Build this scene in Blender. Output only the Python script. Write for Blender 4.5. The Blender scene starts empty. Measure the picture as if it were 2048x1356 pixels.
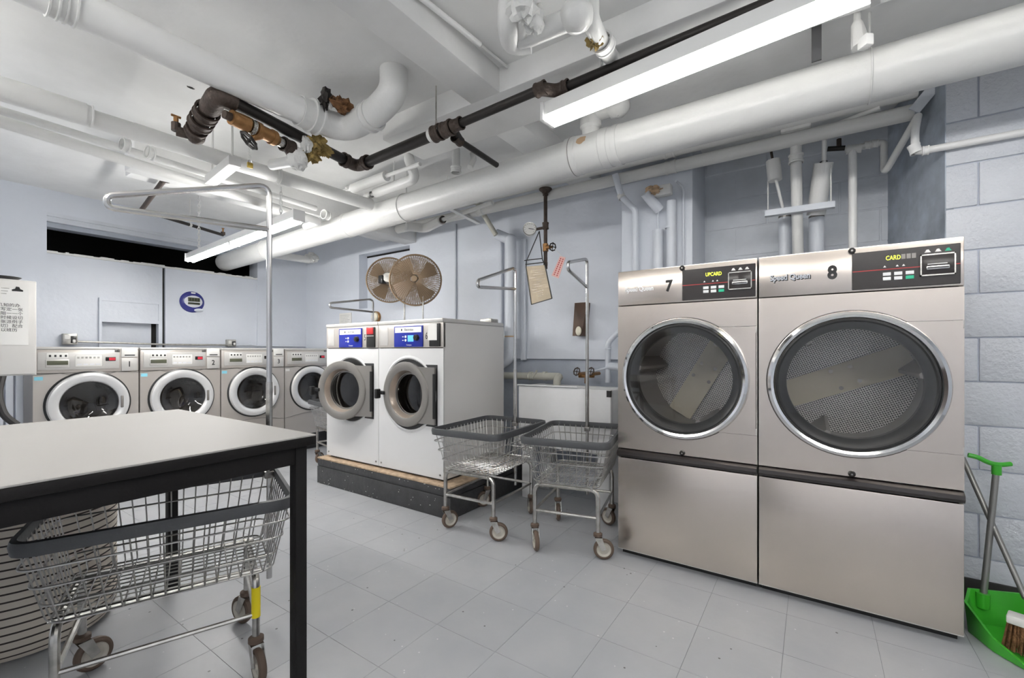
import bpy, bmesh, math, random
from mathutils import Vector, Matrix
random.seed(7)
R = math.radians
PI = math.pi
scene = bpy.context.scene
COL = scene.collection

# ------------------------------------------------------------------ camera
FPX, CX, CY, EYE, AZ = 884.0, 1024.0, 703.0, 1.154, R(34.2)
cd = bpy.data.cameras.new('camera'); cam = bpy.data.objects.new('camera', cd); COL.objects.link(cam)
cam.location = (0, 0, EYE); cam.rotation_euler = (R(90), 0, AZ - R(90))
cd.sensor_width = 36; cd.lens = FPX / 2048 * 36; cd.shift_y = (CY - 678) / 2048; cd.clip_start = .02
scene.camera = cam

# ------------------------------------------------------------------ world, exposure
w = bpy.data.worlds.new('world'); scene.world = w; w.use_nodes = True
w.node_tree.nodes['Background'].inputs[0].default_value = (.8, .85, .9, 1)
w.node_tree.nodes['Background'].inputs[1].default_value = .05
vs = scene.view_settings
vs.view_transform = 'Standard'; vs.look = 'None'; vs.gamma = 1; vs.use_curve_mapping = False
vs.exposure = 1.25
TUBE_NEAR, TUBE_FAR, TUBE_FILL = 8.0, 38.0, 16.0     # tube emission strengths; the last is for the added unseen fill lights

# ------------------------------------------------------------------ measuring helpers: photo pixel + known plane -> point of the room
_c, _s = math.cos(AZ), math.sin(AZ)
def _ray(u, v):
    r = (u - CX) / FPX
    return Vector((_c + r * _s, _s - r * _c, (CY - v) / FPX))
def onX(u, v, X): d = _ray(u, v); return Vector((0, 0, EYE)) + d * (X / d.x)
def onY(u, v, Y): d = _ray(u, v); return Vector((0, 0, EYE)) + d * (Y / d.y)
def onZ(u, v, Z): d = _ray(u, v); return Vector((0, 0, EYE)) + d * ((Z - EYE) / d.z)

# ------------------------------------------------------------------ materials
M = {}
def mat(name, col, rough=.5, metal=0., bump=0., bscale=40., var=0., vscale=6., spec=.5, emit=0., coat=0., aniso=0., detail=4.):
    m = bpy.data.materials.new(name); m.use_nodes = True
    nt = m.node_tree; b = nt.nodes['Principled BSDF']
    b.inputs['Base Color'].default_value = (*col, 1); b.inputs['Roughness'].default_value = rough
    b.inputs['Metallic'].default_value = metal; b.inputs['Specular IOR Level'].default_value = spec
    b.inputs['Coat Weight'].default_value = coat
    if aniso: b.inputs['Anisotropic'].default_value = aniso
    if emit:
        b.inputs['Emission Color'].default_value = (*col, 1); b.inputs['Emission Strength'].default_value = emit
    if bump or var:
        tc = nt.nodes.new('ShaderNodeTexCoord')
        if bump:
            n = nt.nodes.new('ShaderNodeTexNoise'); n.inputs['Scale'].default_value = bscale; n.inputs['Detail'].default_value = detail
            bp = nt.nodes.new('ShaderNodeBump'); bp.inputs['Strength'].default_value = bump; bp.inputs['Distance'].default_value = .01
            nt.links.new(tc.outputs['Object'], n.inputs['Vector']); nt.links.new(n.outputs['Fac'], bp.inputs['Height'])
            nt.links.new(bp.outputs['Normal'], b.inputs['Normal'])
        if var:
            n2 = nt.nodes.new('ShaderNodeTexNoise'); n2.inputs['Scale'].default_value = vscale; n2.inputs['Detail'].default_value = 6
            mr = nt.nodes.new('ShaderNodeMapRange'); mr.inputs[1].default_value = .3; mr.inputs[2].default_value = .7
            mr.inputs[3].default_value = 1 - var; mr.inputs[4].default_value = 1 + var
            mx = nt.nodes.new('ShaderNodeVectorMath'); mx.operation = 'SCALE'; mx.inputs[0].default_value = col
            nt.links.new(tc.outputs['Object'], n2.inputs['Vector']); nt.links.new(n2.outputs['Fac'], mr.inputs[0])
            nt.links.new(mr.outputs[0], mx.inputs['Scale']); nt.links.new(mx.outputs[0], b.inputs['Base Color'])
    M[name] = m
    return m

mat('ceiling_paint', (.83, .83, .82), .45, bump=.3, bscale=12, var=.05, vscale=4)
mat('wall_paint', (.70, .735, .80), .42, bump=.25, bscale=22, var=.03, vscale=3)
mat('block_paint', (.67, .695, .745), .4, bump=.55, bscale=60, var=.03, vscale=8)
mat('mortar_paint', (.52, .56, .65), .5, bump=.4, bscale=60)
mat('dado_paint', (.45, .49, .56), .45, bump=.3, bscale=25, var=.06)
mat('alcove_paint', (.66, .695, .75), .45, bump=.5, bscale=14, var=.08, vscale=5)
mat('column_paint', (.42, .47, .54), .5, bump=.7, bscale=8, var=.28, vscale=7, detail=9)
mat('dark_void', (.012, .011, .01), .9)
mat('pipe_white', (.74, .74, .725), .3, bump=.22, bscale=30, var=.02)
mat('pipe_white_smooth', (.86, .86, .85), .3, bump=.05, bscale=40)
mat('pipe_blue', (.68, .715, .775), .38, bump=.15, bscale=40, var=.03)
mat('pipe_cream', (.55, .54, .47), .45, bump=.25, bscale=30, var=.06)
mat('iron_black', (.035, .031, .029), .42, metal=.5, bump=.1, bscale=90)
mat('iron_brown', (.075, .055, .045), .55, metal=.4, bump=.4, bscale=90, var=.25, vscale=25)
mat('brass', (.36, .19, .075), .42, metal=.75, bump=.3, bscale=60, var=.2, vscale=20)
mat('torn_fibre', (.30, .21, .07), .9, bump=1., bscale=50, var=.45, vscale=30)
mat('torn_rust', (.20, .095, .04), .9, bump=1., bscale=60, var=.5, vscale=40)
mat('plaster_white', (.75, .75, .73), .7, bump=.8, bscale=30)
mat('primer_tan', (.55, .38, .24), .6, bump=.2, bscale=60)
mat('steel', (.72, .645, .58), .27, metal=1., aniso=.5)
mat('steel_dark', (.30, .285, .27), .3, metal=1.)
mat('drum_steel', (.34, .33, .32), .4, metal=.5)
mat('chrome', (.80, .80, .80), .09, metal=1.)
mat('chrome_worn', (.55, .53, .50), .27, metal=1., bump=.05, bscale=80, var=.2, vscale=25)
mat('chrome_rod', (.62, .61, .60), .2, metal=1.)
mat('wire', (.50, .49, .475), .3, metal=.9, var=.12, vscale=20)
mat('black_plastic', (.018, .018, .018), .35)
mat('black_gloss', (.02, .017, .016), .12)
mat('panel_black', (.032, .027, .026), .22)
mat('rubber', (.03, .028, .027), .6)
mat('wheel_brown', (.11, .075, .055), .6, var=.15)
mat('wheel_hub', (.50, .47, .41), .4, var=.1, vscale=20)
mat('bumper_grey', (.075, .077, .082), .5, bump=.1, bscale=60)
mat('white_enamel', (.68, .68, .68), .2, coat=.3)
mat('beige_enamel', (.76, .74, .715), .28, coat=.2)
mat('silver_paint', (.60, .56, .52), .34, metal=.55)
mat('silver_light', (.63, .615, .59), .32, metal=.35)
mat('silver_ring', (.78, .78, .78), .22, metal=.35)
mat('ring_grey', (.25, .235, .22), .36, metal=.4)
mat('ring_inner', (.46, .39, .33), .3, metal=.6)
mat('white_print', (.85, .85, .85), .5)
mat('label_white', (.78, .77, .74), .5)
mat('print_black', (.015, .015, .015), .5)
mat('print_red', (.45, .03, .03), .4)
mat('print_green', (.02, .45, .25), .4)
mat('display_yellow', (.75, .85, .05), .5, emit=1.1)
mat('display_red', (.5, .02, .04), .5, emit=.12)
mat('display_blue', (.08, .32, .95), .4, emit=.5)
mat('display_dim', (.28, .26, .24), .5)
mat('lcd', (.10, .105, .07), .3)
mat('lcd_dark', (.03, .035, .02), .3)
mat('panel_blue', (.012, .025, .30), .25)
mat('sticker_cyan', (.25, .62, .75), .5)
mat('red_plastic', (.55, .03, .035), .35)
mat('laminate', (.38, .37, .355), .6, spec=.3)
mat('table_black', (.010, .009, .009), .6, bump=.08, bscale=120, spec=.25)
mat('bolt_zinc', (.55, .55, .5), .35, metal=.8)
mat('plinth_grey', (.048, .048, .050), .5, bump=.4, bscale=35, var=.18, vscale=12)
mat('plinth_wood', (.42, .31, .21), .7, bump=.5, bscale=50, var=.3, vscale=30)
mat('floor_base', (.22, .23, .245), .7)
mat('wood_brown', (.085, .042, .022), .35, var=.2, vscale=12)
mat('cream', (.86, .81, .66), .4)
mat('paper', (.80, .79, .76), .7, bump=.15, bscale=12)
mat('paper_old', (.62, .52, .38), .7, bump=.2, bscale=14, var=.08)
mat('paper_pink', (.80, .50, .46), .7)
mat('cabinet_cream', (.66, .645, .62), .4)
mat('fan_cage', (.30, .215, .14), .5, metal=.5)
mat('fan_blade', (.24, .17, .105), .45, metal=.3, var=.15)
mat('fan_blade_light', (.55, .44, .36), .45, metal=.2)
mat('clock_blue', (.03, .035, .22), .3)
mat('clock_white', (.76, .77, .80), .35)
mat('zinc', (.48, .47, .44), .4, metal=.7, var=.25, vscale=30)
mat('green_plastic', (.06, .48, .035), .3)
mat('green_dark', (.03, .27, .025), .35)
mat('handle_grey', (.30, .295, .28), .35, metal=.6)
mat('tape_yellow', (.80, .66, .01), .45)
mat('door_brown', (.05, .028, .02), .3)
mat('tub_white', (.84, .84, .84), .45, bump=.2, bscale=20, var=.03)
mat('brass_lock', (.55, .40, .10), .3, metal=.8)
mat('strap_grey', (.11, .11, .115), .6)
mat('tube_cap', (.75, .75, .73), .4)
mat('fixture_white', (.80, .80, .79), .35)
mat('tube_near', (1., .985, .955), .5, emit=TUBE_NEAR); mat('tube_far', (1., .985, .955), .5, emit=TUBE_FAR); mat('tube_fill', (1., .985, .955), .5, emit=TUBE_FILL)

# floor tile: grey vinyl with flecks and scuffs
def tile_mat():
    m = bpy.data.materials.new('vinyl_tile'); m.use_nodes = True; nt = m.node_tree; b = nt.nodes['Principled BSDF']
    geo = nt.nodes.new('ShaderNodeNewGeometry')
    n1 = nt.nodes.new('ShaderNodeTexNoise'); n1.inputs['Scale'].default_value = 3.2; n1.inputs['Detail'].default_value = 8
    r1 = nt.nodes.new('ShaderNodeValToRGB')
    r1.color_ramp.elements[0].position = .32; r1.color_ramp.elements[0].color = (.375, .388, .41, 1)
    r1.color_ramp.elements[1].position = .68; r1.color_ramp.elements[1].color = (.425, .434, .45, 1)
    v = nt.nodes.new('ShaderNodeTexVoronoi'); v.inputs['Scale'].default_value = 15; v.inputs['Randomness'].default_value = 1
    n2 = nt.nodes.new('ShaderNodeTexNoise'); n2.inputs['Scale'].default_value = 9
    lt = nt.nodes.new('ShaderNodeMath'); lt.operation = 'LESS_THAN'; lt.inputs[1].default_value = .05
    mx = nt.nodes.new('ShaderNodeMixRGB'); mx.inputs[2].default_value = (.62, .62, .62, 1)
    v2 = nt.nodes.new('ShaderNodeTexVoronoi'); v2.inputs['Scale'].default_value = 9.3
    lt2 = nt.nodes.new('ShaderNodeMath'); lt2.operation = 'LESS_THAN'; lt2.inputs[1].default_value = .045
    mx2 = nt.nodes.new('ShaderNodeMixRGB'); mx2.inputs[2].default_value = (.12, .115, .11, 1)
    L = nt.links
    for n in (n1, v, n2, v2): L.new(geo.outputs['Position'], n.inputs['Vector'])
    L.new(n1.outputs['Fac'], r1.inputs[0]); L.new(v.outputs['Distance'], lt.inputs[0]); L.new(lt.outputs[0], mx.inputs[0]); L.new(r1.outputs[0], mx.inputs[1])
    L.new(v2.outputs['Distance'], lt2.inputs[0]); L.new(lt2.outputs[0], mx2.inputs[0]); L.new(mx.outputs[0], mx2.inputs[1])
    L.new(mx2.outputs[0], b.inputs['Base Color']); b.inputs['Roughness'].default_value = .36
    bp = nt.nodes.new('ShaderNodeBump'); bp.inputs['Strength'].default_value = .12; bp.inputs['Distance'].default_value = .01
    n3 = nt.nodes.new('ShaderNodeTexNoise'); n3.inputs['Scale'].default_value = 14; L.new(geo.outputs['Position'], n3.inputs['Vector'])
    L.new(n3.outputs['Fac'], bp.inputs['Height']); L.new(bp.outputs['Normal'], b.inputs['Normal'])
    M['vinyl_tile'] = m
tile_mat()

def glass_mat(name, tint, refl):
    m = bpy.data.materials.new(name); m.use_nodes = True; nt = m.node_tree; nt.nodes.clear()
    o = nt.nodes.new('ShaderNodeOutputMaterial'); mx = nt.nodes.new('ShaderNodeMixShader')
    t = nt.nodes.new('ShaderNodeBsdfTransparent'); t.inputs[0].default_value = (*tint, 1)
    g = nt.nodes.new('ShaderNodeBsdfGlossy'); g.inputs['Roughness'].default_value = .03
    f = nt.nodes.new('ShaderNodeLayerWeight'); f.inputs['Blend'].default_value = .5
    pw = nt.nodes.new('ShaderNodeMath'); pw.operation = 'POWER'; pw.inputs[1].default_value = 4; nt.links.new(f.outputs['Facing'], pw.inputs[0])
    mr = nt.nodes.new('ShaderNodeMapRange'); mr.inputs[3].default_value = refl; mr.inputs[4].default_value = 1
    nt.links.new(pw.outputs[0], mr.inputs[0]); nt.links.new(mr.outputs[0], mx.inputs[0])
    nt.links.new(t.outputs[0], mx.inputs[1]); nt.links.new(g.outputs[0], mx.inputs[2]); nt.links.new(mx.outputs[0], o.inputs[0])
    M[name] = m
glass_mat('door_glass', (.88, .86, .84), .08)
glass_mat('door_glass_dark', (.42, .40, .38), .09)

# perforated steel: rows of punched holes
def perf_mat():
    m = bpy.data.materials.new('perforated_steel'); m.use_nodes = True; nt = m.node_tree; b = nt.nodes['Principled BSDF']
    tc = nt.nodes.new('ShaderNodeTexCoord'); mp = nt.nodes.new('ShaderNodeMapping'); mp.inputs['Scale'].default_value = (95, 95, 95)
    mp.inputs['Rotation'].default_value = (0, R(25), 0)
    v = nt.nodes.new('ShaderNodeTexVoronoi'); v.inputs['Scale'].default_value = 1; v.inputs['Randomness'].default_value = 0.12
    lt = nt.nodes.new('ShaderNodeMath'); lt.operation = 'LESS_THAN'; lt.inputs[1].default_value = .33
    mx = nt.nodes.new('ShaderNodeMixRGB'); mx.inputs[1].default_value = (.92, .91, .90, 1); mx.inputs[2].default_value = (.01, .01, .01, 1)
    sub = nt.nodes.new('ShaderNodeMath'); sub.operation = 'SUBTRACT'; sub.inputs[0].default_value = 1
    L = nt.links
    L.new(tc.outputs['Object'], mp.inputs[0]); L.new(mp.outputs[0], v.inputs['Vector']); L.new(v.outputs['Distance'], lt.inputs[0])
    L.new(lt.outputs[0], mx.inputs[0]); L.new(mx.outputs[0], b.inputs['Base Color'])
    L.new(lt.outputs[0], sub.inputs[1]); b.inputs['Metallic'].default_value = .35; b.inputs['Roughness'].default_value = .38
    M['perforated_steel'] = m
perf_mat()

# striped fabric: thin dark lines around a cream bag
def stripe_mat():
    m = bpy.data.materials.new('striped_cloth'); m.use_nodes = True; nt = m.node_tree; b = nt.nodes['Principled BSDF']
    tc = nt.nodes.new('ShaderNodeTexCoord'); sp = nt.nodes.new('ShaderNodeSeparateXYZ')
    mu = nt.nodes.new('ShaderNodeMath'); mu.operation = 'MULTIPLY'; mu.inputs[1].default_value = 34
    fr = nt.nodes.new('ShaderNodeMath'); fr.operation = 'FRACT'
    lt = nt.nodes.new('ShaderNodeMath'); lt.operation = 'LESS_THAN'; lt.inputs[1].default_value = .22
    mx = nt.nodes.new('ShaderNodeMixRGB'); mx.inputs[1].default_value = (.66, .60, .52, 1); mx.inputs[2].default_value = (.045, .035, .03, 1)
    L = nt.links
    L.new(tc.outputs['Object'], sp.inputs[0]); L.new(sp.outputs[2], mu.inputs[0]); L.new(mu.outputs[0], fr.inputs[0]); L.new(fr.outputs[0], lt.inputs[0])
    L.new(lt.outputs[0], mx.inputs[0]); L.new(mx.outputs[0], b.inputs['Base Color']); b.inputs['Roughness'].default_value = .8
    M['striped_cloth'] = m
stripe_mat()

# ------------------------------------------------------------------ mesh builder
def frame_of(d):
    d = d.normalized(); a = Vector((0, 0, 1)) if abs(d.z) < .9 else Vector((1, 0, 0))
    x = a.cross(d).normalized(); return x, d.cross(x).normalized()

def fillet(pts, rad, n=6, closed=False):
    pts = [Vector(p) for p in pts]; out = []; N = len(pts)
    for i, p in enumerate(pts):
        if not closed and (i == 0 or i == N - 1): out.append(p); continue
        a = pts[i - 1]; b = pts[(i + 1) % N]
        r = rad[i] if isinstance(rad, (list, tuple)) else rad
        r = min(r, (a - p).length * .49, (b - p).length * .49)
        if r < 1e-5: out.append(p); continue
        s = p + (a - p).normalized() * r; e = p + (b - p).normalized() * r
        for k in range(n + 1):
            t = k / n; out.append(s * (1 - t) ** 2 + p * 2 * t * (1 - t) + e * t * t)
    return out

class MB:
    def __init__(s): s.v = []; s.f = []
    def add(s, vs, fs):
        o = len(s.v); s.v += [tuple(v) for v in vs]; s.f += [tuple(i + o for i in f) for f in fs]; return s
    def box(s, x0, x1, y0, y1, z0, z1):
        v = [(x, y, z) for x in (x0, x1) for y in (y0, y1) for z in (z0, z1)]
        return s.add(v, [(0, 1, 3, 2), (4, 6, 7, 5), (0, 4, 5, 1), (2, 3, 7, 6), (0, 2, 6, 4), (1, 5, 7, 3)])
    def rbox(s, x0, x1, y0, y1, z0, z1, b=.005, seg=2, rot=None, at=None):
        bm = bmesh.new(); bmesh.ops.create_cube(bm, size=1)
        for v in bm.verts:
            v.co = Vector((x0 + (v.co.x + .5) * (x1 - x0), y0 + (v.co.y + .5) * (y1 - y0), z0 + (v.co.z + .5) * (z1 - z0)))
        bmesh.ops.bevel(bm, geom=bm.edges[:], offset=b, segments=seg, affect='EDGES', profile=.5)
        if rot is not None: bmesh.ops.rotate(bm, verts=bm.verts, cent=(0, 0, 0), matrix=rot)
        if at is not None: bmesh.ops.translate(bm, verts=bm.verts, vec=at)
        bm.verts.index_update()
        s.add([v.co.copy() for v in bm.verts], [[v.index for v in f.verts] for f in bm.faces]); bm.free(); return s
    def beam(s, p0, p1, w, h, up=(0, 0, 1)):            # a bar of rectangular section
        p0, p1 = Vector(p0), Vector(p1); d = (p1 - p0).normalized(); x = Vector(up).cross(d)
        x = x.normalized() if x.length > 1e-4 else Vector((1, 0, 0)); y = d.cross(x).normalized()
        v = [p + x * a * w / 2 + y * b * h / 2 for p in (p0, p1) for a, b in ((-1, -1), (1, -1), (1, 1), (-1, 1))]
        return s.add(v, [(3, 2, 1, 0), (4, 5, 6, 7), (0, 1, 5, 4), (1, 2, 6, 5), (2, 3, 7, 6), (3, 0, 4, 7)])
    def tube(s, pts, r, n=12, closed=False, caps=True):
        pts = [Vector(p) for p in pts]; N = len(pts); rings = []
        rr = r if isinstance(r, (list, tuple)) else [r] * N
        def tan(i):
            if closed: return (pts[(i + 1) % N] - pts[i - 1]).normalized()
            if i == 0: return (pts[1] - pts[0]).normalized()
            if i == N - 1: return (pts[-1] - pts[-2]).normalized()
            a = (pts[i] - pts[i - 1]).normalized() + (pts[i + 1] - pts[i]).normalized()
            return a.normalized() if a.length > 1e-6 else (pts[i + 1] - pts[i]).normalized()
        t0 = tan(0); x, y = frame_of(t0); vs = []
        for i in range(N):
            t = tan(i)
            if i:
                q = t0.rotation_difference(t); x = q @ x; t0 = t
            x = (x - t * x.dot(t)).normalized(); y = t.cross(x)
            for k in range(n):
                a = 2 * PI * k / n; vs.append(pts[i] + (x * math.cos(a) + y * math.sin(a)) * rr[i])
        fs = []
        for i in range(N if closed else N - 1):
            j = (i + 1) % N
            for k in range(n):
                l = (k + 1) % n; fs.append((i * n + k, i * n + l, j * n + l, j * n + k))
        if caps and not closed:
            fs.append(tuple(range(n - 1, -1, -1))); fs.append(tuple((N - 1) * n + k for k in range(n)))
        return s.add(vs, fs)
    def lathe(s, prof, c=(0, 0, 0), axis=(0, 0, 1), n=24, closed=False):   # prof: (radius, height along axis)
        c = Vector(c); ax = Vector(axis).normalized(); x, y = frame_of(ax); vs = []; fs = []; P = len(prof)
        for k in range(n):
            a = 2 * PI * k / n; d = x * math.cos(a) + y * math.sin(a)
            vs += [c + d * r + ax * h for r, h in prof]
        for k in range(n):
            l = (k + 1) % n
            for i in range(P if closed else P - 1):
                j = (i + 1) % P; fs.append((k * P + i, l * P + i, l * P + j, k * P + j))
        return s.add(vs, fs)
    def disc(s, c, axis, r, n=32):
        c = Vector(c); x, y = frame_of(Vector(axis))
        return s.add([c + (x * math.cos(2 * PI * k / n) + y * math.sin(2 * PI * k / n)) * r for k in range(n)], [tuple(range(n))])
    def cyl(s, p0, p1, r, n=16, r2=None):
        return s.tube([p0, p1], [r, r if r2 is None else r2], n)
    def prism(s, out, o, ex, ey, depth):                 # 2D outline swept along ex x ey by depth
        o, ex, ey = Vector(o), Vector(ex), Vector(ey); ez = ex.cross(ey).normalized(); n = len(out)
        vs = [o + ex * a + ey * b + ez * h for h in (0, depth) for a, b in out]
        return s.add(vs, [tuple(range(n - 1, -1, -1)), tuple(range(n, 2 * n))] + [(i, (i + 1) % n, n + (i + 1) % n, n + i) for i in range(n)])
    def sphere(s, c, r, n=14, m=8, sc=(1, 1, 1)):
        c = Vector(c); vs = [c + Vector((0, 0, r * sc[2]))]; fs = []
        for i in range(1, m):
            a = PI * i / m
            for k in range(n):
                b = 2 * PI * k / n
                vs.append(c + Vector((r * sc[0] * math.sin(a) * math.cos(b), r * sc[1] * math.sin(a) * math.sin(b), r * sc[2] * math.cos(a))))
        vs.append(c - Vector((0, 0, r * sc[2]))); L = len(vs) - 1
        for k in range(n):
            l = (k + 1) % n; fs.append((0, 1 + k, 1 + l)); fs.append((L, 1 + (m - 2) * n + l, 1 + (m - 2) * n + k))
            for i in range(m - 2): fs.append((1 + i * n + k, 1 + (i + 1) * n + k, 1 + (i + 1) * n + l, 1 + i * n + l))
        return s.add(vs, fs)
    def blob(s, c, r, amp=.35, seed=0, n=16, m=10, sc=(1, 1, 1)):
        rn = random.Random(seed); k = len(s.v); s.sphere((0, 0, 0), 1, n, m)
        for i in range(k, len(s.v)):
            v = Vector(s.v[i]) * (1 + amp * (rn.random() - .5) * 2)
            s.v[i] = (c[0] + v.x * r * sc[0], c[1] + v.y * r * sc[1], c[2] + v.z * r * sc[2])
        return s
    def plate_hole(s, x0, x1, z0, z1, cx, cz, r, y, n=72, th=.012):   # a panel in the xz plane with a round hole
        ang = sorted(set([round(2 * PI * k / n, 6) for k in range(n)] + [round(math.atan2(b - cz, a - cx) % (2 * PI), 6) for a in (x0, x1) for b in (z0, z1)]))
        A = []; B = []
        for a in ang:
            ca, sa = math.cos(a), math.sin(a); k = 1e9
            if ca > 1e-9: k = min(k, (x1 - cx) / ca)
            if ca < -1e-9: k = min(k, (x0 - cx) / ca)
            if sa > 1e-9: k = min(k, (z1 - cz) / sa)
            if sa < -1e-9: k = min(k, (z0 - cz) / sa)
            A.append((cx + ca * k, cz + sa * k)); B.append((cx + ca * r, cz + sa * r))
        N = len(ang)
        vs = [(a, y, b) for a, b in A] + [(a, y, b) for a, b in B] + [(a, y + th, b) for a, b in B] + [(a, y + th, b) for a, b in A]
        fs = []
        for i in range(N):
            j = (i + 1) % N
            fs += [(i, j, N + j, N + i), (N + i, N + j, 2 * N + j, 2 * N + i), (3 * N + i, 3 * N + j, j, i)]
        return s.add(vs, fs)
    def build(s, name, m, parent=None, world=False, smooth=True, angle=35):
        me = bpy.data.meshes.new(name)
        vs = s.v
        if world and parent is not None:
            L = parent.matrix_world.translation if parent.parent else parent.location
            L = Vector(parent.get('_w', tuple(parent.location)))
            vs = [(v[0] - L[0], v[1] - L[1], v[2] - L[2]) for v in vs]
        me.from_pydata(vs, [], s.f); me.update()
        bm = bmesh.new(); bm.from_mesh(me); bmesh.ops.recalc_face_normals(bm, faces=bm.faces); bm.to_mesh(me); bm.free()
        if smooth:
            me.polygons.foreach_set('use_smooth', [True] * len(me.polygons)); me.set_sharp_from_angle(angle=R(angle))
        me.materials.append(M[m]); o = bpy.data.objects.new(name, me); COL.objects.link(o)
        if parent is not None: o.parent = parent
        return o

def tag(o, label, cat, group=None):
    o['label'] = label; o['category'] = cat
    if group: o['group'] = group
    return o
def thing(name, label, cat, loc=(0, 0, 0), rz=0, group=None):
    o = bpy.data.objects.new(name, None); COL.objects.link(o); o.empty_display_size = .1
    o.location = loc; o.rotation_euler = (0, 0, rz)
    return tag(o, label, cat, group)
def struct(o): o['kind'] = 'structure'; return o
def copy_tree(o, parent=None):
    c = o.copy(); COL.objects.link(c); c.parent = parent
    for ch in list(o.children): copy_tree(ch, c)
    return c
_txt = {}
def text(name, body, size, loc, m, parent, face='-Y', depth=.0008, squeeze=1., bold=0.):
    cu = bpy.data.curves.new('t', 'FONT'); cu.body = body; cu.size = size; cu.extrude = depth; cu.align_x = 'CENTER'; cu.align_y = 'CENTER'; cu.offset = bold
    cu.resolution_u = 3
    to = bpy.data.objects.new('t', cu); COL.objects.link(to)
    dg = bpy.context.evaluated_depsgraph_get(); me = bpy.data.meshes.new_from_object(to.evaluated_get(dg))
    bpy.data.objects.remove(to); bpy.data.curves.remove(cu); me.name = name
    ex = Vector((1, 0, 0)) if face == '-Y' else Vector((0, -1, 0)); ez = Vector((0, -1, 0)) if face == '-Y' else Vector((-1, 0, 0))
    for v in me.vertices:
        c = v.co; v.co = ex * c.x * squeeze + Vector((0, 0, 1)) * c.y + ez * c.z
    me.materials.clear(); me.materials.append(M[m]); o = bpy.data.objects.new(name, me); COL.objects.link(o); o.parent = parent; o.location = loc
    return o

# ------------------------------------------------------------------ the room
XR, YB, ZC = 3.33, 5.58, 2.585          # right wall, back wall, ceiling
XN, XA, XP = 2.89, 3.50, 3.09           # near right wall, alcove back, pilaster face
XL, YF = -2.3, -2.6                     # left wall, wall behind the camera
PXL = .2                                # partition at the far left

f = struct(MB().box(XL, 3.6, YF, 6.2, -.05, -.0015).build('floor', 'floor_base', smooth=False))
tm = None
x0 = 2.283 - .305 * 10; y0 = .093 - .305 * 4
for i in range(14):
    for j in range(20):
        if tm is None:
            o = MB().box(-.1517, .1517, -.1517, .1517, -.003, 0).build('tile', 'vinyl_tile', f, smooth=False); tm = o.data
        else:
            o = bpy.data.objects.new('tile', tm); COL.objects.link(o); o.parent = f
        o.location = (x0 + i * .305 + .1525, y0 + j * .305 + .1525, 0)
# outer floor past the tiles that the frame shows
far = MB().box(XL, x0 - .001, YF, 6.2, -.003, -.0002).box(x0 + 14 * .305 + .001, 3.6, YF, 6.2, -.003, -.0002)
far.box(x0, x0 + 14 * .305, YF, y0 - .001, -.003, -.0002).box(x0, x0 + 14 * .305, y0 + 20 * .305 + .001, 6.2, -.003, -.0002)
o = far.build('tile_field', 'vinyl_tile', f, smooth=False); o['kind'] = 'stuff'

c = MB().box(XL, 3.7, YF, 6.3, ZC, ZC + .1).build('ceiling', 'ceiling_paint', smooth=False); struct(c)
# dropped beams of the ceiling slab
MB().rbox(XL, 1.825, 1.307, 1.494, 2.463, ZC + .02, .004).build('beam', 'ceiling_paint', c)
MB().rbox(1.81, 2.16, YF, 2.2, 2.461, ZC + .02, .008).build('beam', 'ceiling_paint', c)
MB().rbox(2.1, XR + .1, 1.40, 1.60, 2.475, ZC + .02, .008).build('beam', 'ceiling_paint', c)
b0 = onY(268, 331, 3.5)
MB().rbox(b0.x, XR + .02, 3.5, 3.68, 2.318, ZC + .02, .008).build('beam', 'ceiling_paint', c)
MB().rbox(b0.x + .1, XR + .02, 3.9, 4.05, 2.40, ZC + .02, .008).build('beam', 'ceiling_paint', c)

q = onZ(381, 175, ZC); MB().blob(q, .012, .4, 3, sc=(1.3, .8, .3)).build('ceiling_chip', 'iron_black', c, world=True)
q = onZ(880, 258, ZC); MB().blob(q, .008, .4, 4, sc=(1.3, .8, .3)).build('ceiling_chip', 'iron_black', c, world=True)

# back wall: masonry around a long dark slot, two painted panels below it
wb = MB()
SL, SR, SZ0, SZ1 = .917, 2.706, 2.04, 2.385
wb.box(PXL - .1, SL, YB, YB + .2, 0, ZC); wb.box(SR, 3.6, YB, YB + .2, 0, ZC); wb.box(SL, SR, YB, YB + .2, SZ1, ZC)
wback = struct(wb.build('wall_back', 'wall_paint', smooth=False))
HX0, HX1, HZ0, HZ1 = 1.285, 1.725, .95, 1.45
pn = MB().box(SL, HX0, YB + .03, YB + .08, 0, SZ0).box(HX1, 1.765, YB + .03, YB + .08, 0, SZ0).box(HX0, HX1, YB + .03, YB + .08, HZ1, SZ0).box(HX0, HX1, YB + .03, YB + .08, 0, HZ0)
pn.build('wall_panel', 'wall_paint', wback, smooth=False)
MB().box(1.787, SR, YB + .025, YB + .075, 0, SZ0).build('wall_panel', 'wall_paint', wback, smooth=False)
MB().box(1.76, 1.79, YB + .065, YB + .09, 0, SZ0).build('joint_gap', 'dark_void', wback, smooth=False)
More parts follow.
